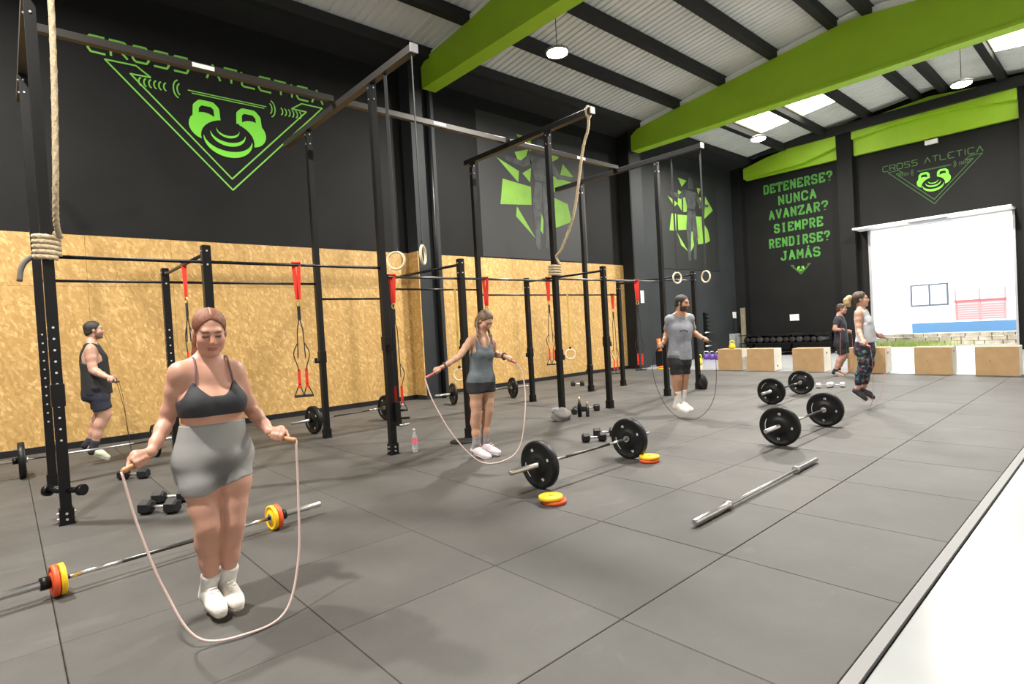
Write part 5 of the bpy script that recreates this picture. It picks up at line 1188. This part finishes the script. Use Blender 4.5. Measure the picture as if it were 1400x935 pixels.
def dress_m0(e):
    tee(e, 'black_cloth', .012, 0, -.06, .195, .160); baggy(e, 'navy_cloth', .80, .112, .112)
M0 = dict(MEN, h=.0095, label='man in black tank top and navy shorts jumping before the chipboard wall', foot=.19, hs=1.02, face=(.1, 1), pitch=-2, skin=(.48, .27, .195), brow=(.03, .02, .015), beard=(.22, .12, .085), dress=dress_m0, hair=short_hair, hairmat='hair_black', shoe='pale_lime', sole='white_sole', shoetop=.6, sock='black_sock', sockh=.08)
M0['torso'] = [(s, a*1.08, b*1.28, y) for s, a, b, y in MEN['torso']]; M0['arm'] = tuple(q*1.15 for q in MEN['arm']); M0['leg'] = tuple(q*1.08 for q in MEN['leg'])
def dress_w4(e):
    core, s, x, y, TL, j = e['core'], e['s'], e['x'], e['y'], e['TL'], e['j']; g = core.like()
    g.loft(j['pel'], e['fr'], [(.04, .170, .125, .03), (.12, .172, .125, .022), (.25, .160, .125, .02), (.40, .155, .115, .01), (.47, .13, .085, 0)], .03)
    f = np.minimum(np.where(s > .06, core.f-.010, 9), g.f); top = np.where(y > 0, .93*TL+np.abs(x)*.3, .99*TL)
    f = np.maximum(f, np.maximum(s-top, .03-s)); f = np.maximum(f, np.abs(x)-.135-np.clip(.62*TL-s, 0, .10)*1.2)
    e['cloth']('sleeveless_top', f, 'light_top')
    e['cloth']('leggings', np.maximum(core.f-.006, np.maximum(s-.10, j['anR'][2]+.025-e['Z'])), 'leggings')
def hair_w4(hd, e):
    scalp(hd, e, .003, .004, .74, low=-.06)
def tail_w4(e):
    P = e['P']; g = Field(e['hc']-.26, e['hc']+.15, .01); g.chain([P(0, -.11, .03), P(.01, -.15, .035), P(.01, -.185, .0), P(.0, -.185, -.05), P(0, -.16, -.085)], [.026, .046, .052, .045, .022], .02)
    V, f = nets(g); mesh_obj('ponytail', V, f, 'hair_blond', e['org'], e['body'])
W4 = dict(W2, h=.0095, label='woman in pale sleeveless top and patterned leggings jumping near the doorway', foot=.165, hs=.98, face=(.95, .30), pitch=-3, skin=(.50, .28, .20), dress=dress_w4, hair=hair_w4, hairmat='hair_darkbrown', hairdrop=.0, shoe='dark_shoe', sole='white_sole', shoetop=.55, sock=None, glute=(.07, .055, .082))
def dress_m5(e): tee(e, 'dark_tee', .022, .55, -.04, .182, .122, .07); baggy(e, 'black_cloth', .84, .104, .106)
M5 = dict(MEN, h=.0105, label='man in dark tee and black shorts standing beside the jump boxes', foot=.19, hs=.98, face=(.97, .2), pitch=4, skin=(.42, .23, .17), brow=(.02, .015, .012), dress=dress_m5, hair=short_hair, hairmat='hair_darkbrown', shoe='tan_shoe', sole='white_sole', shoetop=.6, sock='black_sock', sockh=.03)
for key, spec in (('W1', W1), ('W2', W2), ('M3', M3), ('M0', M0), ('W4', W4), ('M5', M5)):
    env_ = person(JOINTS[key], spec)
    if key == 'W4': tail_w4(env_)
    if key == 'W1':
        q_ = [env_['P'](0, -.022+.1015*math.cos(t), .034+.0905*math.sin(t)) for t in [math.radians(48+5*k) for k in range(12)]]
        MB().tube(q_, [.0015, .003, .0038, .004, .004, .004, .0038, .0035, .003, .0028, .002, .001], 6).build('hair_parting', 'parting', env_['body'], True)
J_ = JOINTS
rope(J_['W1'], [(-3.39, .45, .62), (-3.31, .53, .30), (-3.20, .64, .05), (-3.13, .85, .012), (-3.16, 1.06, .04), (-3.22, 1.17, .28), (-3.27, 1.21, .6)], 'jump rope with wooden handles swung by the front woman', 'pink_rope', 'wood_handle', .0065)
rope(J_['W2'], [(-5.30, 3.52, .75), (-5.17, 3.68, .35), (-5.02, 3.90, .05), (-4.90, 4.15, .02), (-4.88, 4.40, .15), (-4.93, 4.57, .6), (-5.00, 4.62, .95)], 'jump rope with red handles held by the woman in the grey tank', 'pink_rope', 'red_handle', .007)
rope(J_['M3'], [(-5.08, 7.42, .75), (-4.95, 7.45, .3), (-4.75, 7.55, .04), (-4.5, 7.72, .03), (-4.36, 7.92, .3), (-4.35, 8.02, .8)], 'dark jump rope swung by the bearded man', 'black_strap', 'grip', .004)
rope(J_['M0'], [(-9.12, 1.15, .7), (-9.2, 1.2, .2), (-9.45, 1.25, .04), (-9.75, 1.28, .04), (-9.98, 1.28, .3), (-10.03, 1.26, .8)], 'thin dark jump rope of the man in the black tank top', 'black_strap', 'grip', .003)
rope(J_['W4'], [(-2.66, 9.42, .65), (-2.70, 9.5, .2), (-2.78, 9.65, .05), (-2.80, 9.95, .05), (-2.74, 10.12, .25), (-2.70, 10.22, .7)], 'thin jump rope of the woman in patterned leggings', 'red_rope', 'red_handle', .0028)
rope(J_['M5'], [(-4.56, 13.95, .75), (-4.62, 14.1, .2), (-4.7, 14.4, .04), (-4.72, 14.8, .04), (-4.70, 15.08, .25), (-4.69, 15.16, .7)], 'thin jump rope of the man in the dark tee', 'red_rope', 'red_handle', .0028)
